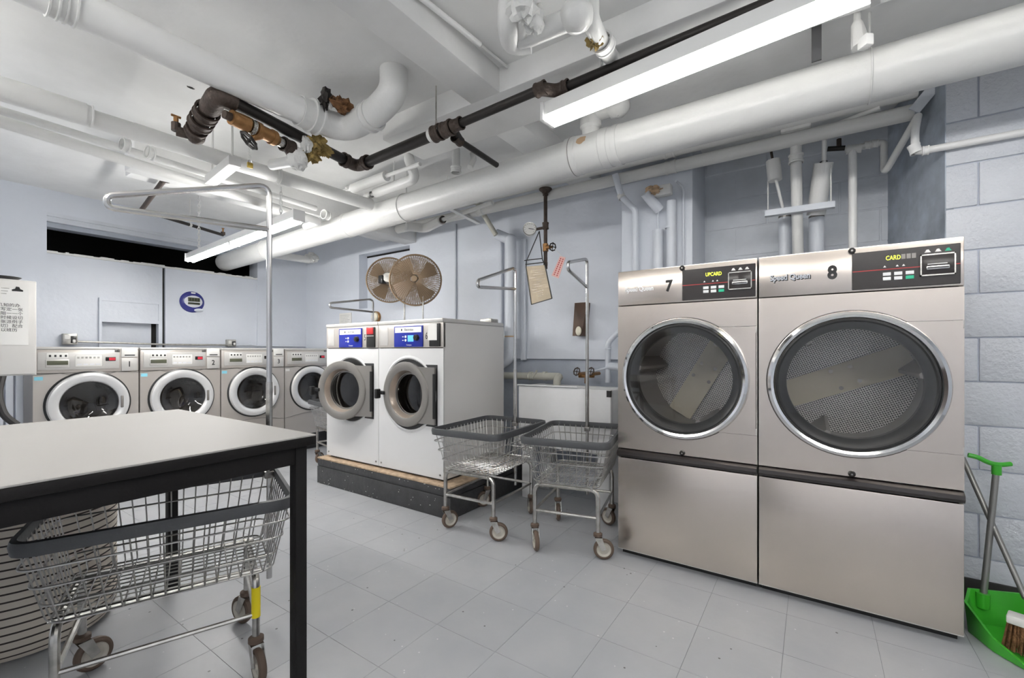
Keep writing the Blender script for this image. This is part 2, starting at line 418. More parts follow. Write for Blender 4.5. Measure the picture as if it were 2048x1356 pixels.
# ragged plaster ledge under the slot
rn = random.Random(3); lg = MB(); x = SL
while x < SR:
    d = rn.uniform(.02, .07); lg.box(x, min(x + d, SR), YB + .005, YB + .085, SZ0 - .012, SZ0 + rn.uniform(.002, .014)); x += d
lg.build('plaster_edge', 'plaster_white', wback, smooth=False)
MB().box(SL, SR, YB + .02, YB + .2, SZ1 - .075, SZ1 - .03).box(SL, SR, YB - .0, YB + .2, SZ1 - .03, SZ1).build('lintel', 'alcove_paint', wback, smooth=False)
MB().box(SL, SR, YB + .07, YB + .2, SZ1 - .115, SZ1 - .075).build('lintel', 'dado_paint', wback, smooth=False)
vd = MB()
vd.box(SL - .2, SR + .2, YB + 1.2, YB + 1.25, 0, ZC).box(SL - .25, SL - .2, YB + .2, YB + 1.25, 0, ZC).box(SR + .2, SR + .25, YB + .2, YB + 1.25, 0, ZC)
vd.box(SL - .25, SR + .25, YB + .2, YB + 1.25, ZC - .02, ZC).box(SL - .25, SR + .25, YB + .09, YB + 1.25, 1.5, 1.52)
vd.build('dark_recess', 'dark_void', wback, smooth=False)  # black colour stands in for the unlit depth behind the slot
# hatch in the left panel
hx = struct(MB().box(HX0 - .02, HX1 + .02, YB + .005, YB + .03, HZ1 + .19, HZ1 + .215).box(HX0 - .02, HX0, YB + .005, YB + .03, HZ0, HZ1 + .19)
            .box(HX1 - .0, HX1 + .022, YB + .005, YB + .03, HZ0, HZ1 + .19).box(HX0, HX1, YB + .005, YB + .035, HZ1 - .012, HZ1 + .018).build('window_1', 'wall_paint', smooth=False))
MB().box(HX0, HX1, YB + .015, YB + .029, HZ1 + .018, HZ1 + .19).build('hatch_flap', 'wall_paint', hx, smooth=False)
MB().box(HX0, HX1 - .035, YB + .1, YB + .12, HZ0, HZ1).build('inner_panel', 'wall_paint', hx, smooth=False)
MB().box(HX1 - .035, HX1, YB + .09, YB + .13, HZ0, HZ1).build('gap', 'dark_void', hx, smooth=False)

# right wall: pieces round the blocked window niche, ledge at 1.09, pilaster, alcove, splayed column
NY0, NY1, NZ0, NZ1 = 3.6, 4.465, 1.66, 2.305
wr = MB(); T0 = 1.09
wr.box(XR, XR + .3, 1.142, NY0, T0, ZC).box(XR, XR + .3, NY1, YB + .1, T0, ZC).box(XR, XR + .3, NY0, NY1, T0, NZ0).box(XR, XR + .3, NY0, NY1, NZ1, ZC).box(XR + .12, XR + .3, NY0, NY1, NZ0, NZ1)
wright = struct(wr.build('wall_right', 'wall_paint', smooth=False))
MB().box(XR + .03, XR + .3, 1.142, YB + .1, 0, T0).build('lower_wall', 'dado_paint', wright, smooth=False)
MB().box(XR + .115, XR + .119, NY0, NY1, NZ1 - .02, NZ1).build('dark_strip', 'dark_void', wright, smooth=False)  # thin dark strip along the top of the niche back
MB().rbox(XP, XA + .1, .656, 1.142, 0, ZC, .006).build('pilaster', 'wall_paint', wright)
MB().box(XA, XA + .1, -.6, .66, 0, ZC).build('alcove_back', 'alcove_paint', wright, smooth=False)
# block courses of the alcove back wall
al = None
for k in range(13):
    yy = .656 - (.2 if k % 2 else 0); lst = []
    while yy > -.42:
        lst.append((max(yy - .4, -.42), min(yy, .65))); yy -= .4
    for a, b in lst:
        if k * .203 < 1.2 or b - a < .03: continue
        MB().rbox(XA - .004, XA + .01, a + .004, b - .004, k * .203 + .004, min(k * .203 + .199, ZC), .002, 1).build('block', 'alcove_paint', wright)
cl = MB(); P = [(XN, -.52), (XA, -.377), (XA + .1, -.6), (XN + .02, -.6)]
cl.prism(P, (0, 0, 0), (1, 0, 0), (0, 1, 0), ZC); cl.build('splayed_column', 'column_paint', wright, smooth=False)
MB().box(XN + .008, XN + .2, YF, -.521, 0, ZC).build('mortar', 'mortar_paint', wright, smooth=False)
for k in range(13):
    y = -.633 + .4 if k % 2 else -.433 + .4
    while y > -1.9:
        a, b = y - .4, min(y, -.52); y -= .4
        if b - a < .03: continue
        z1 = min(k * .203 + .2, ZC)
        MB().rbox(XN, XN + .05, a + .003, b - .003, k * .203 + .003, z1, .004, 2).build('block', 'block_paint', wright)
struct(MB().rbox(XN - .012, XN + .001, YF, -.52, 0, .105, .003).build('baseboard_right', 'rubber'))

wl = struct(MB().box(XL - .1, XL, YF, 4.4, 0, ZC).build('wall_left', 'wall_paint', smooth=False))
struct(MB().box(XL, 3.2, YF - .1, YF, 0, ZC).build('wall_front', 'wall_paint', smooth=False))
struct(MB().box(XL - .1, PXL, 3.4, YB + .2, 0, ZC).build('wall_partition', 'wall_paint', smooth=False))
dr = struct(MB().box(XL, XL + .03, 2.05, 2.75, 0, 2.05).build('door_1', 'door_brown', smooth=False))
MB().box(XL, XL + .04, 1.97, 2.05, 0, 2.13).box(XL, XL + .04, 2.75, 2.83, 0, 2.13).box(XL, XL + .04, 2.05, 2.75, 2.05, 2.13).build('door_frame', 'handle_grey', dr, smooth=False)
MB().sphere((XL + .07, 2.65, 1.0), .03).cyl((XL + .03, 2.65, 1.0), (XL + .07, 2.65, 1.0), .012).build('door_knob', 'chrome', dr)

# ------------------------------------------------------------------ fluorescent lights
def chain(mb, p0, p1, link=.035, r=.003):
    p0, p1 = Vector(p0), Vector(p1); n = max(1, int((p1 - p0).length / (link * .72))); d = (p1 - p0) / n; x, y = frame_of(d)
    for i in range(n):
        c = p0 + d * (i + .5); q = x if i % 2 else y; a = d.normalized()
        mb.tube([c + a * (math.cos(t) * link * .5) + q * (math.sin(t) * link * .26) for t in [2 * PI * k / 10 for k in range(10)]], r, 5, closed=True)
def strip_light(label, p0, p1, drop0, drop1, wide=.11, group=None, slim=1., lamp='tube_near'):
    p0, p1 = Vector(p0), Vector(p1); L = (p1 - p0).length; rz = math.atan2(p1.y - p0.y, p1.x - p0.x)
    t = thing('fluorescent_light', label, 'light', p0, rz, group)
    MB().prism([(-wide * .42, 0), (wide * .42, 0), (wide * .42, .075 * slim), (-wide * .42, .075 * slim)], (0, 0, .0), (0, -1, 0), (0, 0, 1), -L).build('housing', 'fixture_white', t)
    for y in (-wide * .27, wide * .27):
        for a, b in ((.025, L / 2 - .012), (L / 2 + .012, L - .025)):
            MB().cyl((a, y, -.024 * slim), (b, y, -.024 * slim), .0185 * slim, 14).build('tube', lamp, t)
    for a in (-.003, L - .012):
        MB().box(a, a + .015, -wide / 2 - .002, wide / 2 + .002, -.030 * slim, .077 * slim).build('end_cap', 'fixture_white', t)
    MB().box(L / 2 - .012, L / 2 + .012, -wide / 2, wide / 2, -.043 * slim, .0).build('lamp_holder', 'tube_cap', t)
    for x, d in ((L * .12, drop0), (L * .88, drop1)):
        m = MB(); chain(m, (x, 0, .075 * slim), (x, 0, .075 * slim + d)); m.build('chain', 'fixture_white', t)
    return t
e0 = onZ(1094, 239, 2.27); dirn = Vector((.099, .995, 0)).normalized()
strip_light('long fluorescent strip light hanging above the two steel dryers', e0, e0 - dirn * 2.44, .127, .127, wide=.098, slim=.8)
e1 = onZ(379, 519, 2.0); e2 = onZ(598, 436, 2.0)
strip_light('far fluorescent strip light hanging before the dark wall slot', e1, e2, ZC - 2.055, .20, wide=.072, slim=.66, lamp='tube_far')
strip_light('added unseen fluorescent strip light brightening the room, nearest the left wall', (-.45, 3.3, 2.40), (-.45, .86, 2.40), .03, .11, lamp='tube_fill')  # added fixture beside the view, raises the light level
strip_light('added unseen fluorescent strip light brightening the room, nearest the front wall', (-.75, .1, 2.40), (-.75, -2.34, 2.40), .11, .11, lamp='tube_fill')  # second added fixture, behind the camera, brightens the room

# ------------------------------------------------------------------ pipe helpers
def pipe_thing(name, label, base, group=None): return thing(name, label, 'pipe', base, 0, group)
def run(parent, pts, r, m, name='pipe', bend=.0, n=14):
    return MB().tube(fillet(pts, bend) if bend else pts, r, n).build(name, m, parent, world=True)
def collar(parent, p, d, r, l, m, name='collar', lip=True):
    p = Vector(p); d = Vector(d).normalized()
    pr = [(r * .9, -l / 2), (r, -l / 2), (r, l / 2), (r * .9, l / 2)]
    if lip: pr = [(r * .88, -l / 2), (r * 1.06, -l / 2), (r * 1.06, -l * .32), (r * .98, -l * .25), (r * .98, l * .25), (r * 1.06, l * .32), (r * 1.06, l / 2), (r * .88, l / 2)]
    return MB().lathe(pr, p, d, 20).build(name, m, parent, world=True)
def handwheel(parent, c, axis, r, m='iron_black', name='handwheel'):
    c = Vector(c); x, y = frame_of(Vector(axis)); mb = MB(); n = 24
    mb.tube([c + (x * math.cos(2 * PI * k / n) + y * math.sin(2 * PI * k / n)) * r * (1 + .07 * math.cos(8 * 2 * PI * k / n)) for k in range(n)], r * .17, 6, closed=True)
    for k in range(4):
        a = 2 * PI * k / 4; mb.cyl(c, c + (x * math.cos(a) + y * math.sin(a)) * r, r * .11, 6)
    mb.sphere(c, r * .25, 8, 6)
    return mb.build(name, m, parent, world=True)

# ------------------------------------------------------------------ stainless tumble dryers (built facing -y, turned to face the room)
def dryer(num, label, yc, W, disp, drum_turn):
    t = thing('tumble_dryer', label, 'dryer', (2.42, yc, 0), R(-90))
    h = W / 2 - .003; H = 1.605; D = 1.0; DC = 1.013
    MB().box(-h, -h + .012, .014, D, .05, H - .004).box(h - .012, h, .014, D, .05, H - .004).box(-h + .012, h - .012, .031, D - .012, H - .02, H - .005).box(-h + .012, h - .012, D - .012, D - .001, .05, H - .005).box(-h + .012, h - .012, .031, D - .012, .051, .065).build('cabinet', 'steel_dark', t, smooth=False)
    MB().box(-h + .01, h - .01, .05, D - .1, 0, .06).build('kick_base', 'black_plastic', t, smooth=False)
    MB().box(-h, h, .004, .03, .036, .048).build('kick_lip', 'silver_light', t, smooth=False)
    MB().rbox(-h, h, 0, .03, 1.412, H, .004).build('control_fascia', 'steel', t)
    MB().plate_hole(-h, h, .61, 1.408, 0, DC, .298, 0).build('front_panel', 'steel', t, angle=20)
    MB().rbox(-h, h, .0, .03, .04, .556, .004).build('lower_panel', 'steel', t)
    MB().prism([(0, 0), (.022, .004), (.03, .018), (.026, .034), (.010, .043), (0, .045)], (-h + .001, .006, .56), (0, -1, 0), (0, 0, 1), -(2 * h - .002)).build('trim_rail', 'panel_black', t)
    # control panel
    p = MB().rbox(.003, .341, -.006, .0, 1.42, 1.579, .002, 1).build('control_panel', 'panel_black', t)
    MB().box(.005, .339, -.0066, -.006, 1.4965, 1.5).build('red_line', 'print_red', p, smooth=False)
    text('display_text', disp, .026, (.108 + .0078 * len(disp), -.0068, 1.544), 'display_yellow', p, depth=.0003, squeeze=.74 if len(disp) > 4 else .68)
    if num == '8':
        for k in range(3): MB().box(.165 + k * .016, .178 + k * .016, -.0068, -.0062, 1.536, 1.556).build('display_dot', 'display_dim', p, smooth=False)
    for i in range(3):
        for k in range(2):
            m = 'print_green' if (i == 2 and k == 0) else 'white_print'
            MB().rbox(.106 + i * .036, .132 + i * .036, -.008, -.006, 1.452 + k * .019, 1.466 + k * .019, .001, 1).build('button', m, p)
    for x in (.112, .152, .172): MB().prism([(-.005, 0), (.005, 0), (0, .008)], (x, -.0066, 1.507), (1, 0, 0), (0, 0, 1), -.0006).build('icon', 'label_white', p, smooth=False)
    for x, m in ((.245, 'label_white'), (.276, 'label_white'), (.305, 'print_green' if num == '8' else 'label_white')):
        MB().prism([(-.010, 0), (.010, 0), (.006, .006), (.003, .012), (-.004, .011), (-.007, .004)], (x, -.0066, 1.553), (1, 0, 0), (0, 0, 1), -.0006).build('icon', m, p, smooth=False)
    cr = MB().rbox(.224, .324, -.012, -.005, 1.46, 1.543, .003).build('card_reader', 'panel_black', p)
    fr = MB()
    for a in ((.222, .326, 1.540, 1.545), (.222, .326, 1.458, 1.463), (.222, .2265, 1.458, 1.545), (.3215, .326, 1.458, 1.545)): fr.box(a[0], a[1], -.0135, -.006, a[2], a[3])
    fr.build('reader_frame', 'chrome_worn', cr, smooth=False)
    MB().rbox(.239, .309, -.018, -.010, 1.481, 1.497, .004).build('card_slot', 'chrome_rod', cr)
    MB().box(.243, .305, -.0185, -.0175, 1.487, 1.491).build('slot', 'black_plastic', cr, smooth=False)
    MB().box(.244, .302, -.013, -.0115, 1.503, 1.506).build('print', 'label_white', cr, smooth=False)
    text('brand_logo', 'Speed Queen', .036, (-.226, -.0012, 1.499), 'white_print' if num == '7' else 'chrome', t, depth=.002, squeeze=.80, bold=.0012)
    if num == '8': text('brand_shadow', 'Speed Queen', .036, (-.2235, -.0006, 1.4965), 'print_black', t, depth=.0006, squeeze=.80, bold=.0022)
    text('number', num, .080, (-.066, -.0006, 1.502), 'print_black', t, depth=.0004, squeeze=.85, bold=.0036)
    for z in (1.591, .622): 
        k = MB().lathe([(0, -.012), (.009, -.012), (.013, -.008), (.014, 0)], (0.003, 0, z), (0, 1, 0), 18).build('lock', 'black_gloss', t)
        MB().disc((.003, -.0125, z), (0, -1, 0), .004, 10).build('keyhole', 'steel_dark', k)
    # door
    d = MB().lathe([(.297, .002), (.316, -.002), (.318, -.014), (.312, -.030), (.300, -.038), (.289, -.034), (.284, -.022), (.284, .004)], (0, 0, DC), (0, 1, 0), 72).build('door', 'chrome', t)
    MB().lathe([(.316, .001), (.3205, .001), (.3205, -.008), (.316, -.010)], (0, 0, DC), (0, 1, 0), 72).build('door_seal', 'black_plastic', d)
    MB().lathe([(.284, -.024), (.276, -.026), (.266, -.020), (.250, -.004), (.240, .010), (.240, .045)], (0, 0, DC), (0, 1, 0), 72).build('gasket', 'black_plastic', d)
    MB().lathe([(0.0001, -.030), (.10, -.0295), (.2, -.027), (.272, -.022)], (0, 0, DC), (0, 1, 0), 72).build('door_glass', 'door_glass', d)
    a0 = math.acos(.17 / .303); out = []
    for k in range(15):
        a = a0 - 2 * a0 * k / 14; out.append((.306 * math.cos(a), .306 * math.sin(a)))
    out = [(h - .006, .262), (.17, .262)] + out[0:] + [(.17, -.262), (h - .006, -.262)]
    hp = MB().prism(out, (0, -.006, DC), (1, 0, 0), (0, 0, 1), .006).build('hinge_plate', 'steel', d, smooth=False)
    MB().prism([(x + .004 * (1 if x > .3 else 0) - .002, z + (.003 if z > 0 else -.003)) for x, z in out], (0, -.0015, DC), (1, 0, 0), (0, 0, 1), .0012).build('hinge_plate_shade', 'steel_dark', d, smooth=False)  # dark backing sheet paints edge shade around the hinge plate
    for s in (-1, 1): MB().rbox(h - .034, h - .001, -.010, 0, DC + s * .247 - .016, DC + s * .247 + .016, .003).build('hinge', 'silver_light', d)
    # drum
    dm = MB().lathe([(.297, .0), (.30, .02), (.305, .04), (.305, .62)], (0, 0, DC), (0, 1, 0), 48).build('drum', 'drum_steel', t)
    MB().lathe([(.0001, .6), (.305, .6)], (0, 0, 0), (0, 1, 0), 48).build('drum_back', 'perforated_steel', dm).location = (0, 0, DC)
    for k in range(3):
        a = R(drum_turn) + k * 2 * PI / 3; rad = Vector((math.cos(a), 0, math.sin(a))); tn = Vector((-math.sin(a), 0, math.cos(a)))
        c0 = Vector((0, 0, DC)) + rad * .30
        v = [c0 - tn * .05, c0 + tn * .05, c0 - rad * .07 + tn * .008, c0 - rad * .07 - tn * .008]
        MB().add([p + Vector((0, .03, 0)) for p in v] + [p + Vector((0, .6, 0)) for p in v], [(0, 1, 2, 3), (4, 5, 6, 7), (0, 1, 5, 4), (1, 2, 6, 5), (2, 3, 7, 6), (3, 0, 4, 7)]).build('baffle', 'drum_steel', dm, smooth=False)
    a = R(drum_turn + 12); ux = Vector((math.cos(a), 0, math.sin(a))); uz = Vector((-math.sin(a), 0, math.cos(a)))
    out = [(-.30, -.075), (.30, -.075), (.30, .075), (-.30, .075)]
    bp = MB().prism(out, (0, .585, DC), ux, uz, .01).build('back_plate', 'cream', dm, smooth=False)
    for q, r in ((-.04, .05), (.05, .045), (-.03, -.05), (.06, -.04)):
        pt = Vector((0, .58, DC)) + ux * q + uz * r; MB().cyl(pt, pt + Vector((0, -.006, 0)), .011, 10).build('bolt', 'steel_dark', bp)
    return t
dryer('7', 'stainless steel tumble dryer numbered 7, standing beside the wire laundry carts', .567, .702, 'UPCARD', 48)
dryer('8', 'stainless steel tumble dryer numbered 8, standing next to the broom and dustpan', -.139, .710, 'CARD', 10)

# ------------------------------------------------------------------ silver front-load washers along the back wall
def washer(num, label, xc):
    t = thing('washing_machine', label, 'washer', (xc, 4.83, 0), 0, 'silver washers along the back wall')
    h = .314; DC = .735
    MB().box(-h, -h + .01, .013, .68, .205, 1.17).box(h - .01, h, .013, .68, .205, 1.17).box(-h + .01, h - .01, .67, .679, .205, 1.167).box(-h + .01, h - .01, .014, .67, .206, .215).box(-h + .01, h - .01, .014, .67, 1.15, 1.167).build('cabinet', 'silver_paint', t, smooth=False)
    MB().rbox(-h, h, -.006, .68, 1.168, 1.19, .006).build('lid', 'silver_light', t)
    MB().box(-h + .01, h - .01, .12, .62, 0, .205).build('base', 'black_plastic', t, smooth=False)
    fp = MB().plate_hole(-h, h, .205, .983, 0, DC, .247, 0).build('front_panel', 'silver_paint', t, angle=20)
    pts = [(-h, -.001, .975), (-.17, -.001, .985)] + [(.262 * math.sin(a), -.001, DC + .262 * math.cos(a)) for a in [R(q) for q in range(-30, 31, 6)]] + [(.17, -.001, .985), (h, -.001, .975)]
    MB().tube([(x, y, max(z, .975)) for x, y, z in pts], .0022, 5).build('panel_seam', 'steel_dark', fp)
    MB().tube(fillet([(-h, -.001, .415), (-.1, -.001, .452), (.1, -.001, .452), (h, -.001, .415)], .1), .002, 5).build('panel_seam', 'steel_dark', fp)
    MB().rbox(-h, h, -.004, .02, .986, 1.168, .006).build('control_fascia', 'silver_paint', t)
    cp = MB().rbox(-.292, .182, -.010, -.003, 1.012, 1.148, .003).build('control_panel', 'silver_light', t)
    MB().rbox(-.245, -.125, -.0115, -.009, 1.098, 1.142, .002).build('label_strip', 'label_white', cp)
    for k in range(4): MB().box(-.232 + k * .029, -.220 + k * .029, -.0122, -.0115, 1.112, 1.128).build('icon', 'print_black', cp, smooth=False)
    dw = MB().rbox(-.25, -.12, -.014, -.009, 1.03, 1.092, .003).build('drawer', 'silver_light', cp)
    MB().rbox(-.243, -.127, -.0155, -.013, 1.05, 1.083, .002).build('drawer_grip', 'lcd', dw)
    ks = MB().rbox(-.085, .075, -.0115, -.009, 1.035, 1.128, .003).build('key_panel', 'label_white', cp)
    for i in range(6):
        MB().box(-.075 + i * .024, -.062 + i * .024, -.0125, -.0115, 1.098, 1.112).build('key', 'zinc', ks, smooth=False)
        if i < 4: MB().box(-.076 + i * .037, -.048 + i * .037, -.0125, -.0115, 1.046, 1.056).build('key', 'clock_white', ks, smooth=False)
    sc = MB().rbox(.096, .160, -.013, -.009, 1.076, 1.108, .002).build('display', 'black_gloss', cp)
    if num in '123': MB().box(.117, .157, -.0137, -.013, 1.081, 1.103).build('digits', 'display_red', sc, smooth=False)
    cr = MB().rbox(.196, .304, -.012, .0, 1.108, 1.184, .003).build('card_reader', 'label_white', t)
    MB().box(.217, .286, -.0128, -.012, 1.118, 1.127).build('slot', 'print_black', cr, smooth=False)
    MB().rbox(.155, .19, -.006, -.003, 1.148, 1.172, .001).cyl((.178, -.006, 1.163), (.178, -.012, 1.163), .01, 12).build('key_lock', 'steel_dark', t)
    np = MB().rbox(.198, .302, -.009, -.002, .990, 1.098, .002).build('number_plate', 'silver_light', t)
    if num: text('number', num, .066, (.25, -.0095, 1.045), 'print_black', np, depth=.0004, squeeze=.85, bold=.001)
    MB().box(-h + .006, -h + .052, -.0012, 0, .935, .962).build('sticker', 'sticker_cyan' if num != '' else 'label_white', t, smooth=False)
    d = MB().lathe([(.249, 0), (.249, -.022), (.242, -.036), (.226, -.042), (.190, -.034), (.180, -.024), (.178, .02)], (0, 0, DC), (0, 1, 0), 56).build('door', 'silver_ring', t)
    MB().lathe([(.249, -.001), (.262, -.001), (.262, -.004), (.249, -.012)], (0.0, 0, DC), (0, 1, 0), 56).build('door_gap', 'black_plastic', d)
    MB().lathe([(.184, -.024), (.176, -.02), (.165, .01)], (0, 0, DC), (0, 1, 0), 56).build('gasket', 'steel_dark', d)
    MB().lathe([(.0001, .035), (.08, .03), (.14, .01), (.175, -.018)], (0, 0, DC), (0, 1, 0), 56).build('door_glass', 'door_glass_dark', d)
    MB().rbox(.186, .205, -.041, -.03, DC - .05, DC + .05, .004).build('handle_grip', 'ring_grey', d)
    dm = MB().lathe([(.245, .012), (.21, .05), (.21, .42), (.0001, .42)], (0, 0, DC), (0, 1, 0), 32).build('drum', 'steel_dark', t)
    for k in range(3):
        a = R(40) + k * 2 * PI / 3; c0 = Vector((math.cos(a) * .2, .07, DC + math.sin(a) * .2)); c1 = c0 * 1; c1.y = .4
        MB().tube([c0, c1], .035, 6).build('baffle', 'zinc', dm)
    return t
for k, (n, lb) in enumerate((('1', 'silver front-load washer numbered 1, partly behind the cream wall cabinet'), ('2', 'silver front-load washer numbered 2, below the small wall hatch'),
                             ('3', 'silver front-load washer numbered 3, behind the tall chrome cart pole'), ('4', 'silver front-load washer at the corner end, half behind white washer 5'))):
    washer(n if n != '4' else '', lb, 1.035 + .638 * k)

# ------------------------------------------------------------------ white washers 5 and 6 on the plinth
pl = thing('machine_plinth', 'dark grey painted plinth with worn wood edge under washers 5 and 6', 'plinth', (2.255, 2.82, 0))
MB().rbox(2.255, 3.3, 2.04, 3.61, 0, .150, .006).build('lower_course', 'plinth_grey', pl, world=True)
MB().rbox(2.258, 3.3, 2.043, 3.607, .153, .212, .006).build('upper_course', 'plinth_grey', pl, world=True)
MB().rbox(2.256, 3.3, 2.041, 3.609, .212, .226, .004).build('top_board', 'plinth_wood', pl, world=True)
rn = random.Random(17); ch = MB()
for k in range(46):
    y = rn.uniform(2.06, 3.59); z = rn.choice([rn.uniform(.005, .02), rn.uniform(.03, .13), rn.uniform(.195, .21)]); w_ = rn.uniform(.002, .009)
    ch.box(2.2542, 2.2556, y, y + w_, z, z + rn.uniform(.002, .005))
ch.build('paint_chips', 'label_white', pl, world=True, smooth=False)
def big_washer(num, label, yc, swing):
    t = thing('washing_machine', label, 'washer', (2.316, yc, .226), R(-90))
    h = .347; Z = lambda z: z - .226; DC = Z(.834)
    z0, z1 = Z(.242), Z(1.36)
    MB().box(-h, -h + .01, .004, .735, z0, z1).box(h - .01, h, .004, .735, z0, z1).box(-h + .01, h - .01, .725, .734, z0, z1 - .001).box(-h + .01, h - .01, .005, .725, z0 + .001, z0 + .01).box(-h + .01, h - .01, .005, .725, z1 - .02, z1 - .001).build('cabinet', 'beige_enamel', t, smooth=False)
    MB().box(-h + .01, h - .01, .03, .7, 0, Z(.244)).build('foot', 'black_plastic', t, smooth=False)
    fp = MB().plate_hole(-h, h, Z(.245), Z(1.178), -.005, DC, .2, -.004, th=.01).build('front_panel', 'white_enamel', t, angle=20)
    for x, z in ((-h + .03, Z(.275)), (h - .03, Z(.275))): MB().cyl((x, -.004, z), (x, -.008, z), .007, 10).build('screw', 'steel_dark', fp)
    MB().rbox(-h, h, -.008, .02, Z(1.183), Z(1.362), .004).build('control_fascia', 'silver_paint', t)
    MB().rbox(-h, h, -.014, .738, Z(1.362), Z(1.392), .006).build('top_cover', 'silver_light', t)
    MB().rbox(-h + .02, -h + .115, -.010, -.007, Z(1.20), Z(1.345), .002).build('soap_flap', 'silver_light', t)
    bp = MB().rbox(-.155, .152, -.016, -.007, Z(1.188), Z(1.346), .003).build('control_panel', 'panel_blue', t)
    wl_ = MB().box(-.143, .140, -.0168, -.0155, Z(1.296), Z(1.338)).build('brand_strip', 'white_print', bp, smooth=False)
    text('brand_text', 'Electrolux', .026, (.01, -.0172, Z(1.317)), 'print_black', wl_, depth=.0003, squeeze=.9)
    MB().box(-.075, -.063, -.0174, -.0166, Z(1.309), Z(1.325)).build('brand_mark', 'print_black', wl_, smooth=False)
    text('model_text', 'Compass', .015, (.01, -.0165, Z(1.203)), 'white_print', bp, depth=.0003)
    MB().box(-.002, .058, -.0172, -.0155, Z(1.228), Z(1.275)).build('display', 'display_blue' if num == '6' else 'panel_blue', bp, smooth=False)
    for z in (1.265, 1.238):
        MB().lathe([(0.0001, -.004), (.009, -.003), (.010, 0)], (-.025, -.016, Z(z)), (0, 1, 0), 14).build('button', 'white_print', bp)
        MB().box(-.062, -.048, -.0168, -.016, Z(z) - .003, Z(z) + .003).build('print', 'white_print', bp, smooth=False)
    MB().lathe([(.0001, -.022), (.019, -.021), (.022, -.016), (.023, 0)], (.095, -.016, Z(1.256)), (0, 1, 0), 20).build('knob', 'black_gloss', bp)
    text('number', num, .07, (.185, -.0085, Z(1.266)), 'print_black', t, depth=.0004, squeeze=.7)
    if num == '5':
        cb = MB().rbox(.215, .315, -.02, -.006, Z(1.188), Z(1.35), .004).build('coin_box', 'black_plastic', t)
        MB().rbox(.225, .305, -.026, -.018, Z(1.292), Z(1.345), .004).build('coin_button', 'red_plastic', cb)
        MB().box(.222, .308, -.022, -.019, Z(1.276), Z(1.282)).build('coin_edge', 'silver_light', cb, smooth=False)
    else:
        cb = MB().rbox(.222, .325, -.02, -.006, Z(1.19), Z(1.356), .004).build('coin_box', 'black_plastic', t)
        MB().box(.212, .300, -.0222, -.0200, Z(1.235), Z(1.352)).build('paper_note', 'paper', cb, smooth=False)
    # moulded surround, drum and door
    MB().lathe([(.206, .02), (.262, -.004), (.275, -.010), (.290, -.004)], (-.005, 0, DC), (0, 1, 0), 56).build('door_surround', 'white_enamel', t)
    dm = MB().lathe([(.206, .0), (.19, .06), (.19, .1), (.235, .11), (.235, .42), (.0001, .42)], (-.005, 0, DC), (0, 1, 0), 40).build('drum', 'steel_dark', t)
    MB().lathe([(.200, .0), (.212, -.012), (.262, -.012), (.268, -.003)], (-.005, 0, DC), (0, 1, 0), 56).build('door_gasket', 'black_plastic', t)
    # recess for the hinge block
    MB().rbox(.12, .292, -.006, .0, DC - .225, DC + .225, .004).build('hinge_recess', 'black_plastic', t)
    hxx, hy = .268, -.008
    d = MB().lathe([(.241, .002), (.243, -.020), (.238, -.028), (.226, -.031), (.190, -.029), (.178, -.022)], (-.015 - hxx, 0, 0), (0, 1, 0), 56)
    d = d.build('door', 'ring_grey', t); d.location = (hxx, hy, DC); d.rotation_euler = (0, 0, R(swing))
    MB().lathe([(.178, -.022), (.172, -.012), (.158, .03)], (-.015 - hxx, 0, 0), (0, 1, 0), 56).build('door_liner', 'ring_inner', d)
    MB().lathe([(.158, .028), (.150, .05), (.140, .085), (.0001, .095)], (-.015 - hxx, 0, 0), (0, 1, 0), 48).build('door_bowl', 'door_glass_dark', d)
    MB().lathe([(.160, .022), (.155, .024), (.152, .034), (.148, .034)], (-.015 - hxx, 0, 0), (0, 1, 0), 48).build('bowl_rim', 'steel_dark', d)
    out = []
    for k in range(13):
        a = R(62) - R(124) * k / 12; out.append((-.015 - hxx + .236 * math.cos(a), .236 * math.sin(a)))
    out = [(.012, .205), (-.09, .205)] + out + [(-.09, -.205), (.012, -.205)]
    MB().prism(out, (0, -.020, 0), (1, 0, 0), (0, 0, 1), -.018).build('hinge_block', 'ring_grey', d, smooth=False)
    MB().cyl((.008, -.016, -.16), (.008, -.016, .16), .012, 12).build('hinge_pin', 'black_plastic', d)
    lx = -.015 - hxx - .268
    MB().rbox(lx - .02, lx + .05, -.045, -.012, -.014, .014, .006).rbox(lx - .024, lx + .004, -.075, -.03, -.045, .03, .008).build('latch_handle', 'black_plastic', d)
    return t
big_washer('5', 'white front-load washer numbered 5 with its door ajar, on the plinth', 3.203, 14)
big_washer('6', 'white front-load washer numbered 6 with its door shut, on the plinth', 2.505, 0)

